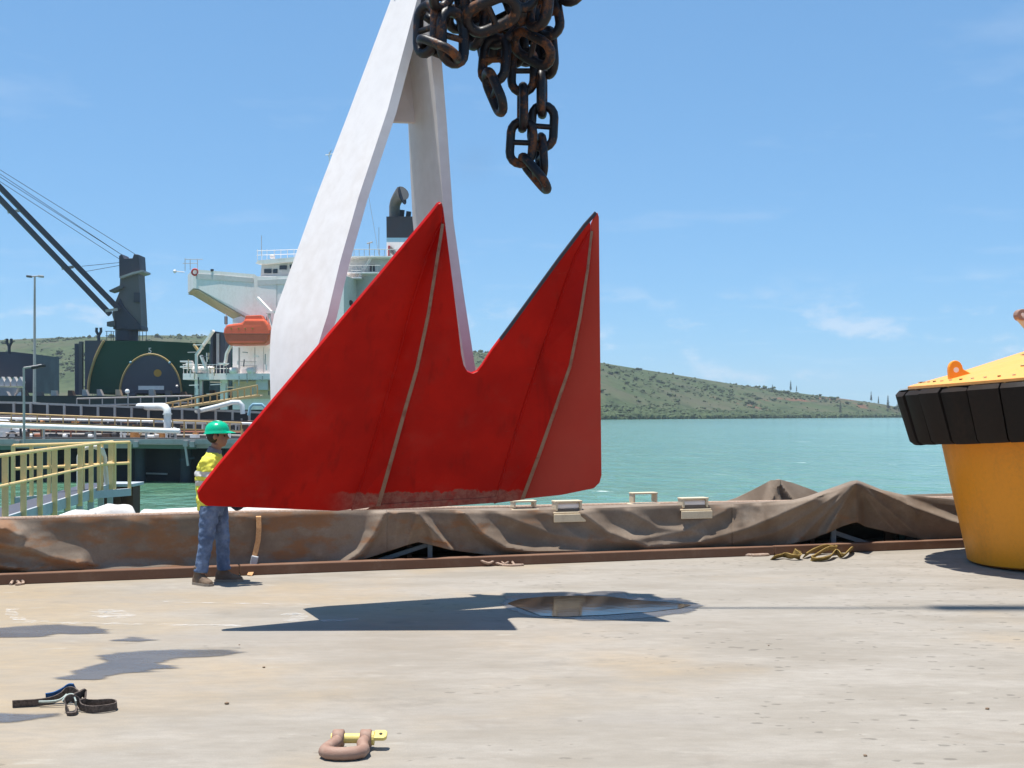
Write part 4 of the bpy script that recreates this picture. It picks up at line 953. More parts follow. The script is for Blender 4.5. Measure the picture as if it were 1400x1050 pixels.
def text(body, p, size, name, mat, par, rot=(R(90), 0, 0)):
    cu = bpy.data.curves.new(name, 'FONT'); cu.body = body; cu.size = size; cu.extrude = .02; cu.align_x = 'CENTER'; cu.align_y = 'CENTER'
    o = bpy.data.objects.new(name, cu); C.objects.link(o); bpy.context.view_layer.update()
    me = bpy.data.meshes.new_from_object(o.evaluated_get(bpy.context.evaluated_depsgraph_get())); bpy.data.objects.remove(o)
    o = bpy.data.objects.new(name, me); C.objects.link(o); me.materials.clear(); me.materials.append(M[mat]); o.parent = par
    o.location = Vector(p) - ORG[par.name]; o.rotation_euler = rot; return o
text('5', P(205, 479.5, SD + 3.94), .95, 'number', 'ship_white', hs)
MB().bar(P(111, 467, SD + 6), P(111, 540, SD + 6), .45, .45).build('corner_post', M['crane_mid'], sh); MB().bar(P(105.5, 470, SD + 7), P(106, 540, SD + 7), .5, .5).build('corner_post', M['slate'], sh)
# dark block of the next hatch, left edge
pris([(-60, 486), (-8, 486), (-8, 481), (18, 481), (45, 484), (45, 537), (34, 537), (33, 516), (-60, 516)], SD + 22, (0, 10, 0), 'hatch_house', 'slate')['label'] = 'dark blue-grey hatch block at the left edge'
for u in (2, 10, 19, 27): pris([(u - 4, 522), (u, 515), (u + 4, 522), (u + 3, 528), (u - 4, 528)], SD + 20, (0, 1, 0), 'hatch_cleat', 'ship_grey')
pris([(13, 550), (27, 536), (27, 550)], SD + 19, (0, 2, 0), 'gusset', 'ship_white'); pris([(-40, 550), (-40, 528), (24, 530), (16, 550)], SD + 19.5, (0, 2, 0), 'hatch_coaming', 'jetty_grey')
for u, v in ((12.5, 478), (135, 463)):   # forked mooring fittings on the roofs
    d = SD + 5; MB().tube([P(u, v + 6, d), P(u, v - 6, d)], .2, 6).build('vent_stem', M['crane_dark'], sh)
    for k in (-1, 1): MB().tube([P(u, v - 4, d), P(u + k * 3.2, v - 10, d), P(u + k * 2.8, v - 15, d)], .18, 6).build('vent_fork', M['crane_dark'], sh)
for u in (146, 152, 155, 191, 195, 200): MB().cyl(P(u, 466, SD + 6), P(u, 453, SD + 6), .045, 5).build('stanchion', M['crane_mid'], sh)
for u0, u1 in ((144, 157), (189, 201)):
    for v in (453, 459): MB().cyl(P(u0, v, SD + 6), P(u1, v, SD + 6), .04, 5).build('guard_rail', M['crane_mid'], sh)
# deck crane
tw = MB(); c0 = P(173.5, 466, SD + 10)
tw.lathe(c0, [(1.45, 0), (1.45, 1.4), (1.7, 1.5), (1.7, 1.75)], 20)
cr_ = tw.build('deck_crane', M['crane_dark'], sh, smooth=40); cr_['label'] = 'dark grey deck crane with a long twin-beam jib'
pris([(158, 448), (153, 430), (156, 416), (163, 399), (164, 378), (189, 370), (193, 440), (193, 448)], SD + 8.6, (0, 2.8, 0), 'crane_tower', 'crane_mid', cr_, .08)
pris([(156, 448), (156, 426), (164, 408), (170, 420), (193, 446), (193, 451), (160, 451)], SD + 8.4, (0, 3.1, 0), 'crane_base', 'crane_dark', cr_, .08)
pris([(163, 380), (162.5, 350), (166, 347), (169.5, 353), (181, 353), (183, 347), (189.5, 348), (191, 371)], SD + 8.5, (0, 2.9, 0), 'tower_head', 'crane_dark', cr_, .06)
pris([(183, 400), (191, 400), (191, 413), (183, 413)], SD + 8.3, (0, .2, 0), 'cab_window', 'crane_dark', cr_)
pris([(164, 378), (181, 372), (195, 369), (195, 371.5), (181, 375), (164, 381)], SD + 8.0, (0, 3.5, 0), 'platform', 'jetty_grey', cr_); pris([(149, 397), (164, 390), (168, 391), (168, 394), (150, 399)], SD + 8.0, (0, 2, 0), 'platform', 'crane_mid', cr_)
pris([(146, 440), (157, 438), (157, 446), (146, 446)], SD + 8.2, (0, 1.5, 0), 'cab', 'crane_mid', cr_)
for (a_, b_) in (((163, 423), (-45, 210)), ((151, 430), (-45, 225))):
    dd = SD + 8 if a_[0] > 155 else SD + 6.4
    MB().bar(P(*a_, dd), P(*b_, dd - 10), .5, .60).build('jib_beam', M['crane_dark'], cr_)
for u, v in ((18, 289), (92, 366), (-20, 245), (152, 424)):
    MB().bar(P(u - 7, v + 1, SD + 5), P(u + 8, v - 1, SD + 6), .35, .35).build('jib_brace', M['jetty_grey'], cr_)
for a_, b_ in (((184, 347), (-45, 204)), ((166, 348), (-45, 208)), ((166, 348), (-45, 213)), ((163, 354), (-45, 219)), ((163, 359), (112, 364)), ((163, 363), (118, 371))):
    MB().cyl(P(*a_, SD + 9), P(*b_, SD), .035, 5).build('wire', M['crane_dark'], cr_)
# superstructure
H = SD - 8
_P = P
def P(u, v, d):   # the ship lies with her bow away to the left, so her side turns towards the left
    return _P(u, v, d - 0.85 * (u - 330) * d / FPX)
wg = pris([(264, 368), (300, 371), (348, 375), (352, 378), (378, 379), (378, 450), (338, 434), (300, 412), (272, 395), (264, 394)], H, EX, 'bridge_wing', 'ship_white', sh)
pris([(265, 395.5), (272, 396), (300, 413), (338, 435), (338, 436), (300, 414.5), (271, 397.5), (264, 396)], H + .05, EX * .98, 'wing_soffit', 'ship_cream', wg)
pris([(268, 374), (300, 376), (346, 380), (346, 386), (300, 383), (268, 381)], H - .12, (0, .1, 0), 'wing_rail_panel', 'ship_grey', wg)
lb = MB(); cc = P(266.5, 372, H - .25); n = 16
lb.tube([cc + Vector((math.cos(2*math.pi*k/n) * .36, 0, math.sin(2*math.pi*k/n) * .36)) for k in range(n)], .11, 8, closed=True).build('lifebuoy', M['logo_red'], wg, smooth=180)
for a_, b_ in (((253, 353), (253, 370)), ((260, 355), (260, 369)), ((270, 355), (270, 369)), ((253, 354.5), (277, 354.5)), ((250, 360), (270, 360))): MB().cyl(P(*a_, H + 2), P(*b_, H + 2), .04, 5).build('wing_mast', M['jetty_grey'], wg)
MB().blob(P(239, 371, H + 3), .22, 2, .02).build('wing_lamp', M['ship_white'], wg); MB().cyl(P(239, 371, H + 3), P(252, 372, H + 5), .06, 5).build('lamp_bracket', M['ship_white'], wg)
MB().cyl(P(290, 368, H), P(290, 371, H), .2, 8).build('wing_compass', M['slate'], wg)
dk = pris([(345, 378), (470, 376), (470, 560), (318, 560), (318, 436), (330, 432), (345, 440)], H + .2, (3, 14, 0), 'deckhouse_block', 'ship_white', sh); dk['label'] = 'white multi-storey accommodation block'
for u, v in ((368.5, 405), (382.5, 403), (340, 489), (368, 502)): pris([(u - 1.8, v - 4), (u + 1.8, v - 4), (u + 1.8, v + 4), (u - 1.8, v + 4)], H + .1, (0, .12, 0), 'porthole', 'glass', dk)
for u in (327, 349, 361): MB().bar(P(u, 475, H + .1), P(u, 520, H + .1), .16, .1).build('wall_stiffener', M['ship_grey'], dk)
for v in (500, 494): MB().bar(P(328, v, H - .1), P(350, v, H - .1), .1, .08).build('ledge', M['ship_grey'], dk)
pris([(352, 383), (420, 380), (420, 387), (352, 390)], H - .05, (0, .3, 0), 'deck_edge', 'ship_grey', dk)
wh = pris([(356, 380), (358, 358), (420, 354), (420, 380)], H + 2, (2, 8, 0), 'wheelhouse', 'ship_grey', sh)
pris([(349, 360), (353, 356), (420, 350), (420, 356), (360, 361)], H + 1, (2, 10, 0), 'wheelhouse_roof', 'ship_white', wh)
for u0, u1, v in ((382, 392, 366), (361, 371, 371), (373, 379, 371), (396, 406, 365)): pris([(u0, v - 3), (u1, v - 3.3), (u1, v + 2.4), (u0, v + 2.4)], H + 1.85, (0, .2, 0), 'bridge_window', 'glass', wh)
for u in (352, 358, 365, 375, 384, 393, 402): MB().cyl(P(u, 357, H + 3), P(u, 341, H + 3), .035, 5).build('roof_stanchion', M['ship_white'], wh)
for v in (342, 348): MB().cyl(P(351, v + 1, H + 3), P(410, v - 1, H + 3), .035, 5).build('roof_rail', M['ship_white'], wh)
MB().cyl(P(357.5, 350, H + 4), P(357.5, 322, H + 4), .035, 5).build('aerial', M['jetty_grey'], wh); MB().box(P(372.5, 351, H + 3), (.55, .5, .4)).build('searchlight', M['ship_white'], wh, bevel=.08)
MB().cyl(P(449, 214, H + 6), P(453, 205, H + 6), .04, 5).build('aerial', M['jetty_grey'], wh); MB().cyl(P(452, 330, H + 6), P(450, 208, H + 6), .05, 5).build('signal_mast', M['ship_white'], wh)
MB().cyl(P(445, 212, H + 6), P(458, 210, H + 6), .05, 5).build('yard', M['ship_white'], wh)
af = pris([(440, 348), (474, 350), (545, 352), (545, 470), (440, 470)], H + 6, (1, 10, 0), 'aft_house', 'ship_grey', sh)
pris([(505.5, 362), (512.5, 362), (512.5, 371), (505.5, 371)], H + 5.9, (0, .15, 0), 'door', 'slate', af); pris([(469, 398), (478, 398), (478, 414), (469, 414)], H + 5.9, (0, .15, 0), 'door', 'crane_mid', af)
for u0, v0, u1, v1 in ((508, 350, 489, 380), (476, 382, 454, 418), (468, 372, 462, 392)):
    for k in (0, 2.2): MB().bar(P(u0 + k, v0, H + 5), P(u1 + k, v1, H + 5), .10, .12).build('stair_rail', M['ship_white'], af)
for u0, u1, v in ((474, 520, 372), (480, 494, 379), (454, 476, 412), (440, 480, 420), (470, 545, 350)):
    pris([(u0, v), (u1, v), (u1, v + 1.6), (u0, v + 1.6)], H + 4.2, (0, 1.5, 0), 'landing', 'ship_white', af)
    for k in range(int((u1 - u0) / 7) + 1): MB().cyl(P(u0 + k * 7, v, H + 4.2), P(u0 + k * 7, v - 9, H + 4.2), .035, 5).build('stanchion', M['ship_grey'], af)
    MB().cyl(P(u0, v - 9, H + 4.2), P(u1, v - 9, H + 4.2), .035, 5).build('guard_rail', M['ship_grey'], af)
MB().tube([P(452, 432, H + 3), P(478, 414, H + 3)], [.45, .3], 8).build('stores_crane', M['ship_cream'], af); MB().blob(P(479, 414, H + 3), .3, 2, .05).build('crane_head', M['black'], af)
pris([(447, 434.5), (485, 434.5), (485, 437), (447, 437)], H + 2.6, (0, 1.5, 0), 'landing', 'ship_white', af); pris([(430, 437), (490, 437), (490, 545), (430, 545)], H + 2.8, (0, 2, 0), 'deck_wall', 'ship_cream', af)
MB().cyl(P(505, 349, H + 6), P(505, 331, H + 6), .06, 5).build('radar_mast', M['jetty_grey'], af); MB().cyl(P(518, 349, H + 6), P(518, 311, H + 6), .03, 5).build('aerial', M['jetty_grey'], af); MB().cyl(P(502, 333, H + 6), P(509, 331, H + 6), .08, 5).build('radar', M['jetty_grey'], af)
MB().cyl(P(518, 349, H + 6), P(500, 245, H + 6), .02, 4).build('stay_wire', M['jetty_grey'], af)
# funnel
fn = pris([(528.5, 470), (528.5, 331), (580, 331), (580, 470)], H + 12, (0, 5, 0), 'funnel', 'ship_white', sh)
pris([(528.5, 331), (528.5, 325), (580, 325), (580, 331)], H + 12, (0, 5, 0), 'blue_band', 'funnel_blue', fn); pris([(528.5, 325), (528.2, 296), (580, 296), (580, 325)], H + 12, (0, 5, 0), 'black_top', 'funnel_black', fn)
for a_, b_ in (((532, 336), (532, 362)), ((532, 361), (556, 361)), ((534, 338), (544, 348)), ((534, 343), (542, 351))): MB().bar(P(*a_, H + 11.9), P(*b_, H + 11.9), .22, .22).build('emblem', M['logo_red'] if a_[0] < 533 else M['crane_mid'], fn)
MB().tube([P(539.5, 298, H + 14), P(539.5, 282, H + 14), P(541, 276, H + 13.9), P(545, 269, H + 13.7), P(550, 264, H + 13.4)], [.62, .62, .64, .7, .85], 14).build('exhaust_pipe', M['crane_mid'], fn, smooth=60)
pe = MB(); pe.lathe(P(549.2, 268, H + 13.3), [(.05, 0), (.5, .02), (.95, .04), (.95, .12)], 16, Vector((.75, -.55, .35)).to_track_quat('Z', 'Y').to_matrix() @ Matrix.Diagonal((.55, 1.15, 1))).build('exhaust_mouth', M['funnel_black'], fn)
for u, h in ((549, 10), (558, 8)): MB().cyl(P(u, 297, H + 14), P(u + 1, 297 - h, H + 14), .28, 8).build('vent_pipe', M['funnel_black'], fn)
# decks, davit, rafts
pf = pris([(250, 510.5), (375, 510.5), (375, 519), (250, 519)], H - 2, (0, 5, 0), 'boat_deck', 'ship_white', sh)
for u0, u1, dd in ((266, 271, H - 1), (273, 276, H + 2), (301, 311, H)): pris([(u0, 519), (u1, 519), (u1, 560), (u0, 560)], dd, (0, .6, 0), 'deck_column', 'ship_white', pf)
for k in range(12): MB().cyl(P(251 + k * 5, 511, H - 1.8), P(251 + k * 5, 498, H - 1.8), .04, 5).build('stanchion', M['ship_white'], pf)
for v in (498.5, 504): MB().cyl(P(250, v, H - 1.8), P(312, v, H - 1.8), .04, 5).build('guard_rail', M['ship_white'], pf)
MB().tube([P(264, 505.5, H - 1), P(266, 505.5, H - 1), P(280, 505.5, H - 1), P(290, 505.5, H - 1), P(292, 505.5, H - 1)], [.2, .42, .42, .42, .2], 12).build('raft_drum', M['ship_white'], pf, smooth=60)
for u in (320, 344): MB().tube([P(u - 5, 506.5, H - 2), P(u - 4, 506.5, H - 2), P(u + 4, 506.5, H - 2), P(u + 5, 506.5, H - 2)], [.2, .36, .36, .2], 10).build('raft_canister', M['ship_white'], pf, smooth=60)
pris([(246, 493), (261, 493), (264, 502), (246, 502.5), (246, 500.5), (254, 500), (254, 495), (246, 495)], H - 1.5, (0, 1, 0), 'gangway_lamp', 'ship_white', pf)
pris([(288, 509), (288, 452), (308, 455), (308, 509)], H + 6, (0, 3, 0), 'stair_house', 'slate', sh); MB().bar(P(292.5, 454, H + 5.8), P(292.5, 500, H + 5.8), .25, .2).build('fire_hose', M['black'], sh); MB().bar(P(298, 456, H + 5.8), P(298, 500, H + 5.8), .35, .2).build('ladder', M['ship_grey'], sh)
for a_, b_ in (((268, 486), (292, 452)), ((268.5, 486), (268.5, 511)), ((310, 483), (316, 472)), ((310, 483), (307.5, 500)), ((275, 486), (282, 505)), ((352, 407), (371, 427)), ((362, 427), (376, 427)), ((366, 429), (372, 452))):
    MB().bar(P(*a_, H - 2.3), P(*b_, H - 2.3), .3, .26).build('davit_arm', M['ship_white'], sh)
MB().bar(P(265, 471, H + 2), P(273, 482, H + 2), .25, .25).build('davit_arm', M['gold_trim'], sh)
MB().box(P(309, 438, H - 2), (.3, .3, .9)).build('davit_block', M['slate'], sh); MB().box(P(367, 434, H - 2), (.4, .4, 1.1)).build('davit_block', M['slate'], sh)
pris([(318, 545), (318, 522), (372, 520), (372, 545)], H - .5, (0, 2, 0), 'cargo_winch_house', 'ship_cream', sh); pris([(350, 519.5), (366, 519.5), (366, 533), (350, 533)], H - 1.5, (0, .5, 0), 'pilot_gate', 'ship_grey', sh)
for i in range(46):   # pipes, vents and small white gear crowding the after deck
    u = rj.uniform(252, 372); v = rj.uniform(470, 548); L = rj.uniform(4, 16); hz = rj.random() < .45
    MB().bar(P(u, v, H - 2.6), P(u + (L if hz else rj.uniform(-1, 1)), v + (rj.uniform(-1, 1) if hz else L), H - 2.6), .11, .11).build('deck_gear', M[rj.choice(['ship_white', 'ship_white', 'ship_grey', 'jetty_grey', 'slate', 'ship_cream'])], sh)
# lifeboat
lf = thing('lifeboat', 'enclosed orange lifeboat hung under the bridge wing', 'lifeboat', P(337, 472, H - 3))
MB().prism([P(u, v, H - 4.2) for u, v in ((305, 455), (306, 449), (310, 443.5), (331, 441), (334, 436), (361, 436), (366, 443), (369, 451), (369.5, 457), (366, 466), (361, 471), (313, 472), (308, 466))], (0, 2.4, 0)).build('hull', M['lifeboat'], lf, bevel=.28)
MB().prism([P(u, v, H - 3.8) for u, v in ((333, 440), (336, 431.5), (357, 430.5), (362, 440))], (0, 1.6, 0)).build('cockpit', M['lifeboat'], lf, bevel=.08)
MB().bar(P(306, 456.5, H - 4.22), P(368.5, 456.5, H - 4.22), .12, .10).build('fender_rail', M['junk_rust'], lf)
for u in (317, 327, 336, 346): MB().box(P(u, 449, H - 4.2), (.3, .08, .16)).build('window', M['amber'], lf)
for a_ in ((309, 442), (366, 440)): MB().cyl(P(a_[0], a_[1] + 6, H - 3), P(a_[0], 428, H - 2.6), .05, 5).build('fall_wire', M['jetty_grey'], lf)
P = _P

# ================================================================== MOORING BUOY
bc = P(1485, 771, 14.35); bc.z = 0
by = thing('mooring_buoy', 'big orange-yellow mooring buoy with black ribbed rubber collar at the right edge', 'buoy', bc)
TILT = Matrix.Rotation(R(-5), 3, 'Y'); PIV = bc + Vector((-1.3, 0, 0))
def B(p): return PIV + TILT @ (Vector(p) + Vector((1.3, 0, 0)))
def blathe(prof, n=96):
    mb = MB(); rows = []
    for r, z in prof: rows.append([B((r * math.cos(2*math.pi*k/n), r * math.sin(2*math.pi*k/n), z)) for k in range(n)])
    b = mb.quadgrid(rows, closed=True)
    mb.f.append(tuple(b + k for k in reversed(range(n)))); mb.f.append(tuple(b + (len(prof)-1)*n + k for k in range(n)))
    return mb
blathe([(1.24, 0.0), (1.30, 0.03), (1.305, .1), (1.41, .9), (1.49, 1.55), (1.52, 1.75)]).build('body', M['buoy'], by, smooth=40)
blathe([(1.5, 1.46), (1.70, 1.47), (1.80, 2.07), (1.5, 2.08)]).build('collar_core', M['rubber'], by, smooth=40)
NS = 32; seg = None; R0, R1 = 1.83, 1.94
for k in range(NS):
    jr = random.Random(k); j1, j2 = jr.uniform(-.014, .014), jr.uniform(-.012, .012); R0, R1 = 1.83 + j1, 1.94 + j1 + jr.uniform(-.008, .008)
    mb = MB(); a0, a1 = 2*math.pi*(k + .03) / NS, 2*math.pi*(k + .97) / NS; rows = []
    for i in range(6):
        a_ = a0 + (a1 - a0) * i / 5; bulge = .018 * math.sin(math.pi * i / 5)
        rows.append([B((r * math.cos(a_), r * math.sin(a_), z)) for r, z in ((1.62, 1.45 + j2), (R0 - .05 + bulge, 1.445 + j2), (R0 + bulge, 1.49 + j2), (R1 + bulge, 2.03 + j2), (R1 - .05 + bulge, 2.08 + j2), (1.66, 2.08 + j2))])
    mb.quadgrid(rows, closed=True); n6 = 6; mb.f.append(tuple(range(6))); mb.f.append(tuple(30 + j for j in range(6)))
    sg = mb.build('fender_segment', M['rubber'], by, smooth=40)
    tb = MB(); tr = []
    for i in range(6):
        a_ = a0 + (a1 - a0) * i / 5; tr.append([B((r * math.cos(a_), r * math.sin(a_), 2.097)) for r in (1.80, 1.90)])
    tb.quadgrid(tr); tb.build('dusty_top', M['rubber_top'], sg)
def top_z(r): return 2.10 + (1.80 - r) * math.tan(R(13.5))
blathe([(1.80, 2.06), (1.80, 2.125), (1.74, 2.14), (1.2, top_z(1.2)), (.6, top_z(.6)), (.25, top_z(.25))]).build('top_cone', M['buoy_top'], by, smooth=40)
for k in range(64):
    a_ = 2*math.pi*(k + .3) / 64; p = B((1.66 * math.cos(a_), 1.66 * math.sin(a_), top_z(1.66) + .002)); q = B((1.66 * math.cos(a_), 1.66 * math.sin(a_), top_z(1.66) + .035))
    if math.sin(a_) < .3: MB().cyl(p, q, .019, 6).build('bolt', M['beige'] if k % 3 else M['rust_beam'], by)
def lug(az, r, w, h, name='lifting_lug'):
    c = Vector((r * math.cos(az), r * math.sin(az), top_z(r) - .02)); tx = Vector((1, 0, 0)); ring = []
    prof = [(-.30, 0), (-.30, h * .45)] + [(-.14 + .16 * math.cos(a_), h * .60 + .16 * math.sin(a_) * h / .26) for a_ in [math.pi - i * math.pi / 8 for i in range(9)]] + [(.16, h * .32), (.34, 0)]
    n = len(prof); hole = [(-.14 + .045 * math.cos(2*math.pi*i/n + 2.2), h * .58 + .045 * math.sin(2*math.pi*i/n + 2.2)) for i in range(n)][::-1]
    mb = MB(); rr = []
    def pt(x, z, y): return B(c + Vector((x * w, y, z)))
    for y in (-.035, .035):
        rr.append([pt(x, z, y) for x, z in prof])
    mb.quadgrid([rr[0], rr[1]], closed=True); b = len(mb.v)
    mb.f.append(tuple(range(n))); mb.f.append(tuple(n + i for i in reversed(range(n))))
    o = mb.build(name, M['buoy'], by, bevel=.008)
    MB().cyl(pt(-.14, h * .58, -.037), pt(-.14, h * .58, .037), .030, 14).build('eye', M['ship_white'], o)
lug(R(180 + 14), 1.42, .5, .17)
lug(R(60), 1.3, 1.0, .24)
# raised plate with weld beads on the cone
mb = MB(); rows = []
for i in range(9):
    a_ = R(232 + i * 4.5); rows.append([B((r * math.cos(a_), r * math.sin(a_), top_z(r) + dz)) for r, dz in ((1.47, .0), (1.47, .045), (1.30, .045), (1.30, 0))])
mb.quadgrid(rows, closed=True); mb.f.append((0, 1, 2, 3)); mb.build('raised_plate', M['buoy'], by)
rb = random.Random(5)
for a0, r0, ln in ((R(222), 1.20, .22), (R(238), 1.16, .07), (R(240.5), 1.15, .09), (R(243), 1.17, .08), (R(247), 1.1, .16), (R(250), 1.12, .12), (R(253), 1.1, .14)):
    pts = []
    for i in range(6):
        f = i / 5; r = r0 + (.05 * math.sin(f * 5) if ln < .2 else 0); a_ = a0 + f * ln / r0 * (1 if ln > .2 else .45)
        r += (f - .5) * (.0 if ln > .2 else .13); pts.append(B((r * math.cos(a_), r * math.sin(a_), top_z(r) + .008)))
    MB().tube(pts, .011, 5).build('weld_bead', M['gold_trim'], by)
# swivelling mooring hook on the top
hk2 = MB(); hk2.lathe(B((0, 0, top_z(.3))), [(.34, -.1), (.34, .12), (.2, .16), (.2, .3)], 20, TILT); hk2.build('swivel', M['buoy'], by, smooth=40)
mb = MB(); pts = [B((-.60, -.22, 2.82)), B((-.47, -.2, 2.64)), B((-.34, -.16, 2.53)), B((-.16, -.08, 2.50)), B((0, 0, 2.48))]
mb.tube(pts, [.065, .06, .075, .10, .12], 10); hkk = mb.build('mooring_hook', M['galv'], by, smooth=60)
hd = MB(); hd.cyl(B((-.60, -.28, 2.83)), B((-.60, -.16, 2.83)), .068, 16); hd.build('hook_eye', M['shackle_bow'], hkk, bevel=.01)
MB().cyl(B((-.60, -.285, 2.83)), B((-.60, -.155, 2.83)), .022, 12).build('eye_pin', M['ship_white'], hkk)
MB().prism([B((-.62, -.25, 2.30)), B((-.52, -.25, 2.44)), B((-.36, -.25, 2.46)), B((-.2, -.25, 2.34))], TILT @ Vector((0, .05, 0))).build('lifting_lug', M['buoy'], by, bevel=.008)
p = bc + Vector((.95, 0, 0))
tag(MB().box((p.x + .1, p.y, .095), (.22, 1.6, .19)).build('timber_chock', M['timber'], bevel=.01), 'timber block wedged under the raised side of the buoy', 'chock')

# ================================================================== THINGS ON THE CONCRETE
# bow shackle
sc0 = G(472, 1033)
t = thing('bow_shackle', 'large dusty pink bow shackle with yellow pin lying on the concrete', 'shackle', sc0)
def lp(x, y, z): return sc0 + Vector((x, y, z))
bow = [(-.052, .115, .055), (-.055, .085, .052), (-.062, .055, .048), (-.082, .02, .042), (-.098, -.015, .037), (-.098, -.045, .035), (-.075, -.074, .034), (-.035, -.090, .034), (.01, -.092, .034), (.055, -.080, .034), (.09, -.055, .035), (.098, -.015, .037), (.088, .02, .042), (.082, .055, .048), (.088, .085, .052), (.092, .115, .055)]
MB().tube([lp(*p) for p in bow], [.030] + [.031] * 4 + [.034] * 6 + [.031] * 4 + [.030], 12).build('bow', M['shackle_bow'], t, smooth=60)
for x in (-.052, .092): MB().tube([lp(x - .030, .125, .056), lp(x - .024, .125, .056), lp(x + .024, .125, .056), lp(x + .030, .125, .056)], [.040, .047, .047, .040], 16).build('ear', M['shackle_bow'], t, smooth=60)
pn = MB().cyl(lp(-.09, .125, .056), lp(.125, .125, .056), .026, 14).build('pin', M['shackle_pin'], t, smooth=60)
MB().cyl(lp(.123, .125, .056), lp(.135, .125, .056), .036, 16).build('pin_collar', M['shackle_pin'], pn)
mb = MB(); mb.prism([lp(.135, .090, .050), lp(.19, .090, .050), lp(.202, .105, .055), lp(.202, .145, .069), lp(.19, .16, .074), lp(.135, .16, .074)], (0, -.007, .02)); mb.build('pin_head', M['shackle_pin'], pn, bevel=.005)
MB().cyl(lp(.170, .118, .070), lp(.170, .115, .085), .009, 10).build('pin_hole', M['black'], pn)
# crumpled lifting strap at left
st0 = G(90, 973)
def GP(u, v, h, dd=0.0):
    """point standing h metres above the ground, over the ground pixel (u, v)"""
    g = G(u, v); return Vector((g.x, g.y + dd, h))
def spl(pts, n=6):
    pts = [Vector(p) for p in pts]; o_ = []
    for i in range(len(pts) - 1):
        a, b, c, d = pts[max(i-1, 0)], pts[i], pts[i+1], pts[min(i+2, len(pts)-1)]
        for k in range(n):
            x = k / n; o_.append(0.5 * ((2*b) + (c - a)*x + (2*a - 5*b + 4*c - d)*x*x + (3*b - a - 3*c + d)*x*x*x))
    return o_ + [pts[-1]]
t = thing('webbing_strap', 'crumpled brown webbing strap with a blue patch lying on the damp concrete at left', 'strap', st0)
w1 = spl([GP(17, 968, .024), GP(35, 967, .024), GP(55, 966, .026), GP(72, 965, .035), GP(84, 964, .055), GP(92, 963, .080), GP(100, 964, .088), GP(108, 966, .072), GP(111, 969, .045)])
MB().ribbon(w1, (0, -.25, 1), .046, .007).build('webbing', M['web_brown'], t, smooth=50)
w2 = spl([GP(58, 966, .05, .05), GP(70, 965, .055, .05), GP(82, 964, .075, .05), GP(92, 963, .098, .04), GP(100, 963, .10, .03)])
MB().ribbon(w2, (0, -.6, .8), .05, .006).build('blue_patch', M['web_blue'], t, smooth=50)
MB().ribbon(spl([GP(54, 967, .035, -.01), GP(72, 966.5, .036, -.015), GP(84, 966, .045, -.015), GP(93, 965, .072, -.015)]), (0, -.4, 1), .012, .008).build('pale_edge', M['web_pale'], t, smooth=50)
w3 = spl([GP(93, 977, .014), GP(90, 976, .045), GP(91, 975, .075), GP(98, 974, .085), GP(106, 973, .06), GP(112, 974, .03), GP(125, 975.5, .024), GP(140, 975, .026), GP(157, 972, .026), GP(158.5, 968, .026), (GP(150, 966, .026)), GP(130, 968, .03), GP(112, 969, .04), GP(104, 969, .06)])
MB().ribbon(w3, (0, -.2, 1), .044, .007).build('webbing', M['web_brown'], t, smooth=50)
MB().ribbon(spl([GP(88, 974, .055), GP(93, 973, .078), GP(100, 972.5, .078), GP(104, 974, .05)]), (0, -.4, 1), .055, .008).build('faded_fold', M['web_pale'], t, smooth=50)
MB().ribbon(spl([GP(99, 971, .07), GP(108, 970, .085), GP(115, 968, .09), GP(116, 970, .05), GP(108, 972, .045)]), (0.2, -.2, 1), .05, .01).build('knot', M['web_brown'], t, smooth=50)
MB().ribbon(spl([GP(92, 978.5, .01), GP(97, 979, .012), GP(103, 978, .012), GP(105, 975, .03)]), (0, -.3, 1), .022, .012).build('webbing', M['web_brown'], t, smooth=50)

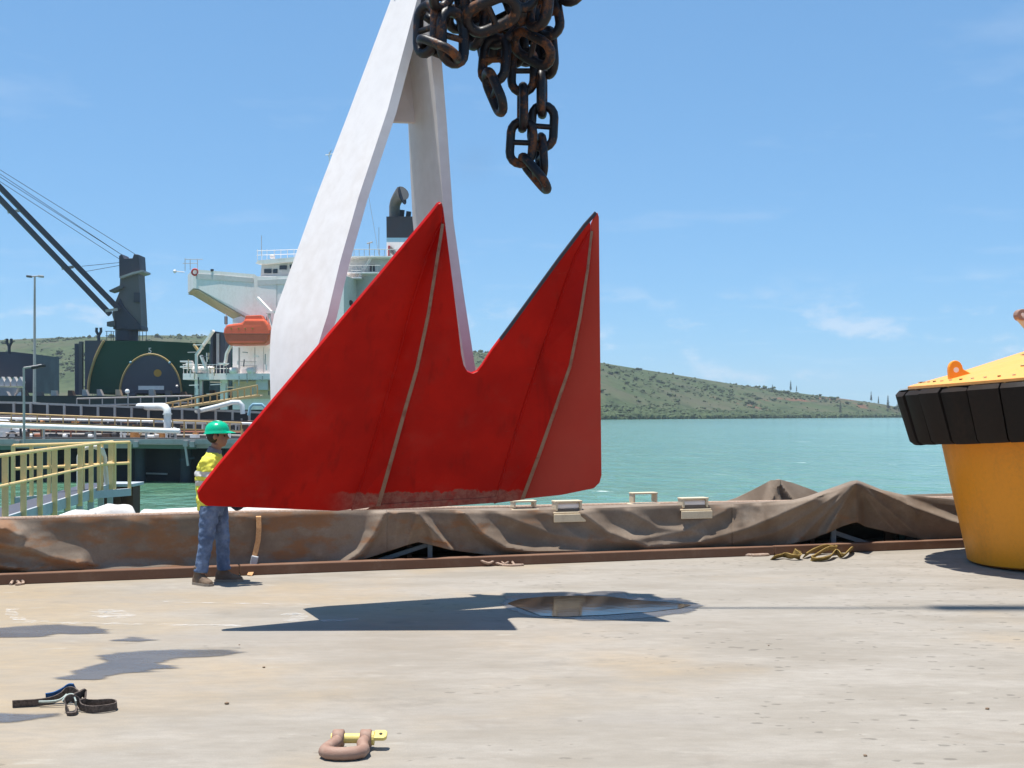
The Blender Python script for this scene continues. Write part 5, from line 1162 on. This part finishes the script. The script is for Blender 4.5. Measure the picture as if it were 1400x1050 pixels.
# wet patches, puddle and chalk marks: thin sheets on the concrete
def sheet(name, px, z, mat, seed=0, n=6, soft=0.0):
    pts = []
    for i, (u, v) in enumerate(px):
        a, b = G(u, v), G(*px[(i + 1) % len(px)]); L = (b - a).length
        nrm = Vector((-(b - a).y, (b - a).x, 0)); nrm = nrm.normalized() if nrm.length > 0 else nrm
        for k in range(n):
            p = a.lerp(b, k / n); p += nrm * L * .12 * mnoise.noise(Vector((p.x * 3, p.y * 3, seed))); pts.append(Vector((p.x, p.y, z)))
    me = bpy.data.meshes.new(name)
    if not soft:
        bm = bmesh.new(); vs = [bm.verts.new(p) for p in pts]
        es = [bm.edges.new((vs[i], vs[(i + 1) % len(vs)])) for i in range(len(vs))]
        bmesh.ops.triangle_fill(bm, edges=es, use_beauty=True); bmesh.ops.recalc_face_normals(bm, faces=bm.faces)
        for f in bm.faces:
            if f.normal.z < 0: f.normal_flip()
        bm.to_mesh(me); bm.free()
    else:   # fine grid whose wetness fades out at the rim
        x0, x1 = min(p.x for p in pts) - soft, max(p.x for p in pts) + soft; y0, y1 = min(p.y for p in pts) - soft, max(p.y for p in pts) + soft
        st_ = max(.035, math.sqrt((x1 - x0) * (y1 - y0) / 4500)); nx, ny = int((x1 - x0) / st_) + 1, int((y1 - y0) / st_) + 1; val = []; V = []
        seg_ = [(pts[i], pts[(i + 1) % len(pts)]) for i in range(len(pts))]
        for j in range(ny + 1):
            for i in range(nx + 1):
                x, y = x0 + i * st_, y0 + j * st_; best = 1e9; ins = False
                for p, q in seg_:
                    dx, dy = q.x - p.x, q.y - p.y; t_ = max(0, min(1, ((x - p.x) * dx + (y - p.y) * dy) / (dx*dx + dy*dy + 1e-12)))
                    best = min(best, (p.x + t_*dx - x) ** 2 + (p.y + t_*dy - y) ** 2)
                    if (p.y > y) != (q.y > y) and x < (q.x - p.x) * (y - p.y) / (q.y - p.y) + p.x: ins = not ins
                sd_ = math.sqrt(best) * (1 if ins else -1); V.append((x, y, z)); val.append(sm(sd_, -soft, soft))
        F = []
        for j in range(ny):
            for i in range(nx):
                q = (j*(nx+1) + i, j*(nx+1) + i + 1, (j+1)*(nx+1) + i + 1, (j+1)*(nx+1) + i)
                if max(val[k] for k in q) > 0: F.append(q)
        me.from_pydata(V, [], F); at = me.attributes.new('wet', 'FLOAT', 'POINT'); at.data.foreach_set('value', val); me.update()
    o = bpy.data.objects.new(name, me); C.objects.link(o); me.materials.append(mat); structure(o); return o
sheet('wet_patch', [(-30, 873), (-30, 862), (20, 857), (80, 854), (130, 857), (148, 865), (110, 867), (80, 866), (50, 871)], .004, M['damp'], seed=1, soft=.10)
sheet('wet_patch', [(85, 928), (105, 917), (150, 905), (136, 897), (185, 892), (240, 889), (310, 890), (330, 893), (290, 898), (225, 902), (215, 908), (245, 914), (215, 915), (170, 921), (130, 930)], .004, M['damp'], seed=2, soft=.10)
sheet('wet_patch', [(-40, 993), (-40, 976), (10, 975), (50, 978), (90, 974), (60, 981), (25, 988)], .004, M['damp'], seed=3, soft=.10)
sheet('wet_patch', [(155, 876), (180, 872), (215, 875), (190, 878)], .004, M['damp'], seed=4, soft=.10)
sheet('wet_patch', [(682, 825), (700, 815), (725, 811), (770, 809), (800, 811), (825, 808), (850, 809), (868, 816), (900, 819), (930, 818), (950, 826), (965, 829), (940, 838), (900, 843), (850, 848), (800, 849), (775, 846), (745, 845), (715, 840), (700, 834)], .004, M['damp'], seed=5, soft=.07)
sheet('puddle', [(694, 826), (712, 820), (745, 817), (790, 815), (830, 816), (870, 821), (905, 824), (945, 828), (930, 833), (880, 838), (820, 842), (770, 844), (738, 843), (722, 836), (706, 831)], .008, M['puddle'], seed=6)
def chalk(px, w0, seed):
    pts = [G(u, v) for u, v in px]; r_ = random.Random(seed); pts = spl(pts, 5); mb = MB(); rows = []
    for i, p in enumerate(pts):
        tg = (pts[min(i+1, len(pts)-1)] - pts[max(i-1, 0)]).normalized(); nr = Vector((-tg.y, tg.x, 0)); w_ = w0 * r_.uniform(.6, 1.3)
        rows.append([p + nr * w_ + up * .005, p - nr * w_ + up * .005])
    mb.quadgrid(rows); structure(mb.build('chalk_mark', M['chalk']))
chalk([(18, 832), (15, 838), (22, 845), (40, 850), (80, 852), (150, 853), (240, 855), (330, 856)], .05, 1)
chalk([(128, 838), (145, 836), (160, 838), (168, 842), (155, 845), (140, 841)], .09, 2)
chalk([(392, 842), (402, 839), (410, 843), (404, 848), (395, 850)], .07, 3)
chalk([(222, 823), (290, 825), (360, 826), (425, 827)], .03, 4)
chalk([(440, 850), (470, 848), (490, 847)], .06, 5)
# a few loose stones
for i, (u, v) in enumerate(((327, 882), (361, 913), (310, 963), (1051, 883), (1183, 1034), (1350, 970))):
    g = G(u, v); r = .006 + .003 * ((i * 7) % 3)
    tag(MB().blob(g + Vector((0, 0, r * .5)), r, 1, .3, (1.2, 1, .7)).build('pebble', M['timber']), ('tiny dark pebble just below the left tip of the fluke shadow', 'tiny dark pebble left of centre, between the wet patch and the shackle', 'dark pebble above and left of the shackle on the concrete', 'dark pebble below the puddle, right of centre on the concrete', 'dark pebble near the bottom edge at lower right', 'dark pebble near the right edge of the concrete')[i], 'pebble', 'pebbles scattered on the concrete')

# ================================================================== THE MAN
mo = Vector((-3.106, 12.8, 0))
mn = thing('person', 'man in green hard hat, yellow hi-vis shirt, jeans and boots standing at the fluke tip', 'person', mo)
def remeshed(parts, vox, smooth_it=6, disp=None):
    """merge overlapping shapes into one continuous smooth skin"""
    me = parts.mesh('tmp'); o = bpy.data.objects.new('tmp', me); C.objects.link(o)
    r = o.modifiers.new('r', 'REMESH'); r.mode = 'VOXEL'; r.voxel_size = vox
    s_ = o.modifiers.new('s', 'SMOOTH'); s_.factor = .5; s_.iterations = smooth_it
    bpy.context.view_layer.update()
    out_ = bpy.data.meshes.new_from_object(o.evaluated_get(bpy.context.evaluated_depsgraph_get())); bpy.data.objects.remove(o)
    for v in out_.vertices:
        if disp: v.co += v.normal * disp(v.co)
    out_.polygons.foreach_set('use_smooth', [True] * len(out_.polygons)); return out_
def child(name, me, mat, par=None):
    o = bpy.data.objects.new(name, me); C.objects.link(o); me.materials.clear(); me.materials.append(M[mat]); o.parent = par or mn; return o
def ell(mb, pts, n=20):
    """loft of ellipses: (centre, rx, ry)"""
    rows = []
    for c, rx, ry in pts: rows.append([Vector(c) + Vector((rx * math.cos(2*math.pi*k/n), ry * math.sin(2*math.pi*k/n), 0)) for k in range(n)])
    b = mb.quadgrid(rows, closed=True); mb.f.append(tuple(b + k for k in reversed(range(n)))); mb.f.append(tuple(b + (len(pts)-1)*n + k for k in range(n)))
# joints (x forward = right in the picture, y away from the camera, z up)
NEAR, FAR = -1, 1
hipN, kneeN, ankN = (.0, -.09, .80), (-.035, -.11, .44), (-.085, -.13, .09)
hipF, kneeF, ankF = (.03, .09, .80), (.085, .10, .44), (.095, .11, .09)
shN, elN, haN = (-.01, -.185, 1.27), (.07, -.25, 1.04), (.26, -.15, .98)
shF, elF, haF = (.04, .17, 1.27), (.10, .19, 1.02), (.20, .02, .82)
body = MB()
ell(body, [((.01, 0, .74), .09, .14), ((.01, 0, .85), .105, .155), ((-.01, 0, 1.0), .095, .14), ((-.01, 0, 1.16), .11, .17), ((.0, 0, 1.27), .09, .16), ((.02, 0, 1.335), .06, .08)])
for h, k, a_ in ((hipN, kneeN, ankN), (hipF, kneeF, ankF)):
    body.tube([h, k, a_], [.085, .055, .04], 14)
for s_, e, w_ in ((shN, elN, haN), (shF, elF, haF)):
    body.tube([s_, e, w_], [.055, .042, .028], 12)
body.tube([(.015, 0, 1.30), (.035, 0, 1.38), (.05, 0, 1.44)], [.062, .055, .055], 14)
hc = Vector((.06, 0, 1.52))
def hb(x, y, z, r, sq=(1, 1, 1)): body.blob(hc + Vector((x, y, z)), r, 2, 0, sq)
hb(-.015, 0, .02, .092, (1.04, .84, 1.05)); hb(.028, 0, -.03, .072, (.95, .80, 1.25)); hb(.052, 0, -.085, .034, (1, 1.05, .75))
body.tube([hc + Vector((.082, 0, .022)), hc + Vector((.108, 0, -.020)), hc + Vector((.088, 0, -.030))], [.011, .018, .014], 8)
hb(.088, 0, -.052, .015, (.8, 1.5, .5)); hb(.085, 0, -.066, .014, (.8, 1.4, .55)); hb(.080, 0, .03, .02, (.6, 2.6, .5))
for y in (-.078, .078): hb(-.012, y, -.005, .030, (.75, .35, 1.15))
def hand(mb, wrist, direction, palm_n, s=1.0):
    d = Vector(direction).normalized(); n = Vector(palm_n); n = (n - d * n.dot(d)).normalized(); sd_ = d.cross(n); w_ = Vector(wrist)
    mb.tube([w_, w_ + d * .04, w_ + d * .085], [.026, .036, .036], 10)
    for i, (o_, L) in enumerate(((-.03, .07), (-.01, .08), (.01, .075), (.029, .06))):
        a = w_ + d * .08 + sd_ * o_; b = a + d * L * .5 + n * .012; c = b + d * L * .25 + n * .035
        mb.tube([a, b, c], [.011, .010, .008], 8)
    a = w_ + d * .03 - sd_ * .03; mb.tube([a, a + d * .035 - sd_ * .022 + n * .012, a + d * .06 - sd_ * .02 + n * .035], [.013, .011, .009], 8)
hand(body, haN, (.85, .25, -.2), (0, .3, -1)); hand(body, haF, (.75, -.3, -.45), (0, -.5, .8))
child('body', remeshed(body, .0075, 3), 'skin')
# clothes
wr = lambda k, a: (lambda co: a * mnoise.noise(Vector((co.x * k, co.y * k, co.z * k * 1.5))) + a * .5 * mnoise.noise(Vector((co.x * k * 2.3, co.y * k * 2.3 + 4, co.z * k * 2.3))))
jn = MB()
ell(jn, [((.015, 0, .70), .10, .13), ((.015, 0, .80), .125, .175), ((.01, 0, .90), .118, .165)])
for h, k, a_, fx in ((hipN, kneeN, ankN, 0), (hipF, kneeF, ankF, 0)):
    h, k, a_ = Vector(h), Vector(k), Vector(a_)
    jn.tube([h + Vector((0, 0, .0)), h.lerp(k, .5), k, k.lerp(a_, .5), a_ + Vector((0, 0, .035))], [.108, .092, .076, .068, .070], 16)
child('jeans', remeshed(jn, .009, 2, wr(12, .010)), 'denim')
shm = MB()
ell(shm, [((-.015, 0, .755), .128, .185), ((-.015, 0, .85), .138, .190), ((-.025, 0, 1.0), .135, .185), ((-.025, 0, 1.12), .142, .195), ((-.012, 0, 1.22), .130, .195), ((.005, 0, 1.30), .10, .16), ((.02, 0, 1.355), .068, .085)])
for s_, e, w_ in ((shN, elN, haN), (shF, elF, haF)):
    s_, e, w_ = Vector(s_), Vector(e), Vector(w_)
    shm.tube([s_, s_.lerp(e, .5), e, e.lerp(w_, .5), e.lerp(w_, .92)], [.085, .078, .066, .056, .050], 14)
me = remeshed(shm, .009, 3, wr(15, .015)); shirt = child('shirt', me, 'hivis')
for z0, z1 in ((1.115, 1.165), (1.015, 1.065)):
    bm = bmesh.new(); bm.from_mesh(me)
    kill = [f for f in bm.faces if not (z0 < f.calc_center_median().z < z1) or f.calc_center_median().x > .16]
    bmesh.ops.delete(bm, geom=kill, context='FACES')
    for v in bm.verts: v.co += v.normal * .004
    m2 = bpy.data.meshes.new('reflective_band'); bm.to_mesh(m2); bm.free(); child('reflective_band', m2, 'silver', shirt)
cl = MB(); cl.tube([(.015, 0, 1.335), (.03, 0, 1.375), (.037, 0, 1.395)], [.078, .073, .070], 18, cap=False); child('collar', cl.mesh('collar', smooth=60), 'collar', shirt)
# boots
def boot(ank, ang):
    t_ = MB(); rot = Matrix.Rotation(ang, 3, 'Z'); a_ = Vector((ank[0], ank[1], 0))
    def q(x, y, z): return a_ + rot @ Vector((x, y, z))
    rows = []
    for x, hw, h in ((-.085, .03, .075), (-.075, .042, .10), (-.03, .046, .14), (.03, .046, .125), (.08, .048, .085), (.13, .050, .068), (.17, .044, .058), (.195, .025, .045)):
        rows.append([q(x, -hw, .022), q(x, -hw * .95, h * .6), q(x, -hw * .55, h), q(x, hw * .55, h), q(x, hw * .95, h * .6), q(x, hw, .022)])
    b = t_.quadgrid(rows, closed=True); t_.f.append(tuple(range(6))); t_.f.append(tuple(42 + j for j in range(6)))
    t_.tube([q(-.02, 0, .09), q(-.012, 0, .15), q(-.005, 0, .19)], [.05, .056, .058], 12)
    me = remeshed(t_, .008, 3); o = child('boot', me, 'boot')
    so = MB(); so.prism([q(x, y, 0) for x, y in ((-.092, -.03), (-.09, .03), (-.06, .05), (.08, .053), (.15, .056), (.195, .035), (.205, 0), (.195, -.035), (.15, -.056), (.08, -.053), (-.06, -.05))], (0, 0, .026))
    child('sole', so.mesh('sole'), 'sole', o)
boot((ankN[0] - .01, ankN[1]), R(-40)); boot((ankF[0], ankF[1]), R(3))
# gloves
gl = MB(); hand(gl, haN, (.85, .25, -.2), (0, .3, -1)); hand(gl, haF, (.75, -.3, -.45), (0, -.5, .8))
g1_ = MB(); hand(g1_, haN, (.85, .25, -.2), (0, .3, -1)); child('glove', remeshed(g1_, .006, 1, lambda c: .004), 'glove')
g2_ = MB(); hand(g2_, haF, (.75, -.3, -.45), (0, -.5, .8)); child('glove', remeshed(g2_, .006, 1, lambda c: .004), 'glove')
# hair, eyes, helmet
hr = MB(); hr.blob(hc + Vector((-.030, 0, .015)), .094, 2, .02, (.98, .90, 1.02)); child('hair', hr.mesh('hair', smooth=180), 'hair')
ey = MB()
for y in (-.034, .034): ey.blob(hc + Vector((.079, y, .004)), .013, 2, 0, (.7, 1.2, .7))
child('eyes', ey.mesh('eyes', smooth=180), 'eye')
he = MB(); rows = []; n = 28; hm = hc + Vector((-.006, 0, .035)); tl = Matrix.Rotation(R(-4), 3, 'Y')
for zf in range(9):
    a_ = zf / 8 * math.pi / 2; rows.append([hm + tl @ Vector((.128 * math.cos(a_) ** .8 * math.cos(2*math.pi*k/n), .106 * math.cos(a_) ** .8 * math.sin(2*math.pi*k/n), .012 + .105 * math.sin(a_))) for k in range(n)])
brim = []
for k in range(n):
    c_ = math.cos(2*math.pi*k/n); s_ = math.sin(2*math.pi*k/n); ex = .012 + (.055 * max(0, c_) ** 1.5)
    brim.append(hm + tl @ Vector(((.128 + ex) * c_, (.106 + .012) * s_, .0 - .012 * max(0, c_))))
under = [p + Vector((0, 0, -.006)) for p in brim]; inner = [hm + tl @ Vector((.112 * math.cos(2*math.pi*k/n), .092 * math.sin(2*math.pi*k/n), .0)) for k in range(n)]
he.quadgrid([inner, under, brim] + rows[:-1], closed=True); b = len(he.v) - n; he.f.append(tuple(b + k for k in range(n)))
hob = child('hard_hat', he.mesh('hard_hat', smooth=50), 'helmet')
rd = MB(); rd.tube([hm + tl @ Vector((x, 0, .012 + .105 * math.sqrt(max(0, 1 - (x / .128) ** 2)) ** 1.05 + .002)) for x in (-.11, -.08, -.04, 0, .04, .08, .11)], .010, 8); child('crest', rd.mesh('crest', smooth=60), 'helmet', hob)

# ================================================================== HAZE: thin sea air round the whole place
m = MB(); m.box((0, 2000, 68), (7000, 5200, 150))
t = bpy.data.materials.new('sea_haze'); t.use_nodes = True; t.node_tree.nodes.clear()
ho = t.node_tree.nodes.new('ShaderNodeOutputMaterial'); hv = t.node_tree.nodes.new('ShaderNodeVolumePrincipled')
hv.inputs['Color'].default_value = (0.86, 0.93, 1.0, 1); hv.inputs['Density'].default_value = 0.00011; hv.inputs['Anisotropy'].default_value = 0.2
t.node_tree.links.new(hv.outputs[0], ho.inputs['Volume'])
o = m.build('haze', t); stuff(o); tag(o, 'thin pale sea haze softening the far headland', 'haze')

# faint exhaust smoke drifting off the funnel
so = bpy.data.objects.new('smoke', MB().blob((0, 0, 0), 1.0, 2, 0).mesh('smoke')); C.objects.link(so); so.location = P(648, 222, 168); so.scale = (4.6, 3.0, 3.6); so.rotation_euler = (0, R(-35), 0)
t = bpy.data.materials.new('smoke'); t.use_nodes = True; nt = t.node_tree; nt.nodes.clear()
ho = nt.nodes.new('ShaderNodeOutputMaterial'); hv = nt.nodes.new('ShaderNodeVolumePrincipled'); hv.inputs['Color'].default_value = (0.25, 0.25, 0.27, 1)
tcn = nt.nodes.new('ShaderNodeTexCoord'); ln = nt.nodes.new('ShaderNodeVectorMath'); ln.operation = 'LENGTH'; nt.links.new(tcn.outputs['Object'], ln.inputs[0])
mr = nt.nodes.new('ShaderNodeMapRange'); mr.inputs[1].default_value = 1.0; mr.inputs[2].default_value = 0.1; mr.inputs[3].default_value = 0; mr.inputs[4].default_value = 0.045; nt.links.new(ln.outputs['Value'], mr.inputs[0])
nn_ = nt.nodes.new('ShaderNodeTexNoise'); nn_.inputs['Scale'].default_value = 2.6; nt.links.new(tcn.outputs['Object'], nn_.inputs['Vector'])
m1 = nt.nodes.new('ShaderNodeMath'); m1.operation = 'MULTIPLY'; nt.links.new(mr.outputs[0], m1.inputs[0]); nt.links.new(nn_.outputs[0], m1.inputs[1])
nt.links.new(m1.outputs[0], hv.inputs['Density']); nt.links.new(hv.outputs[0], ho.inputs['Volume'])
so.data.materials.append(t); stuff(so); tag(so, 'faint grey exhaust smoke drifting in the sky right of the shank', 'smoke')
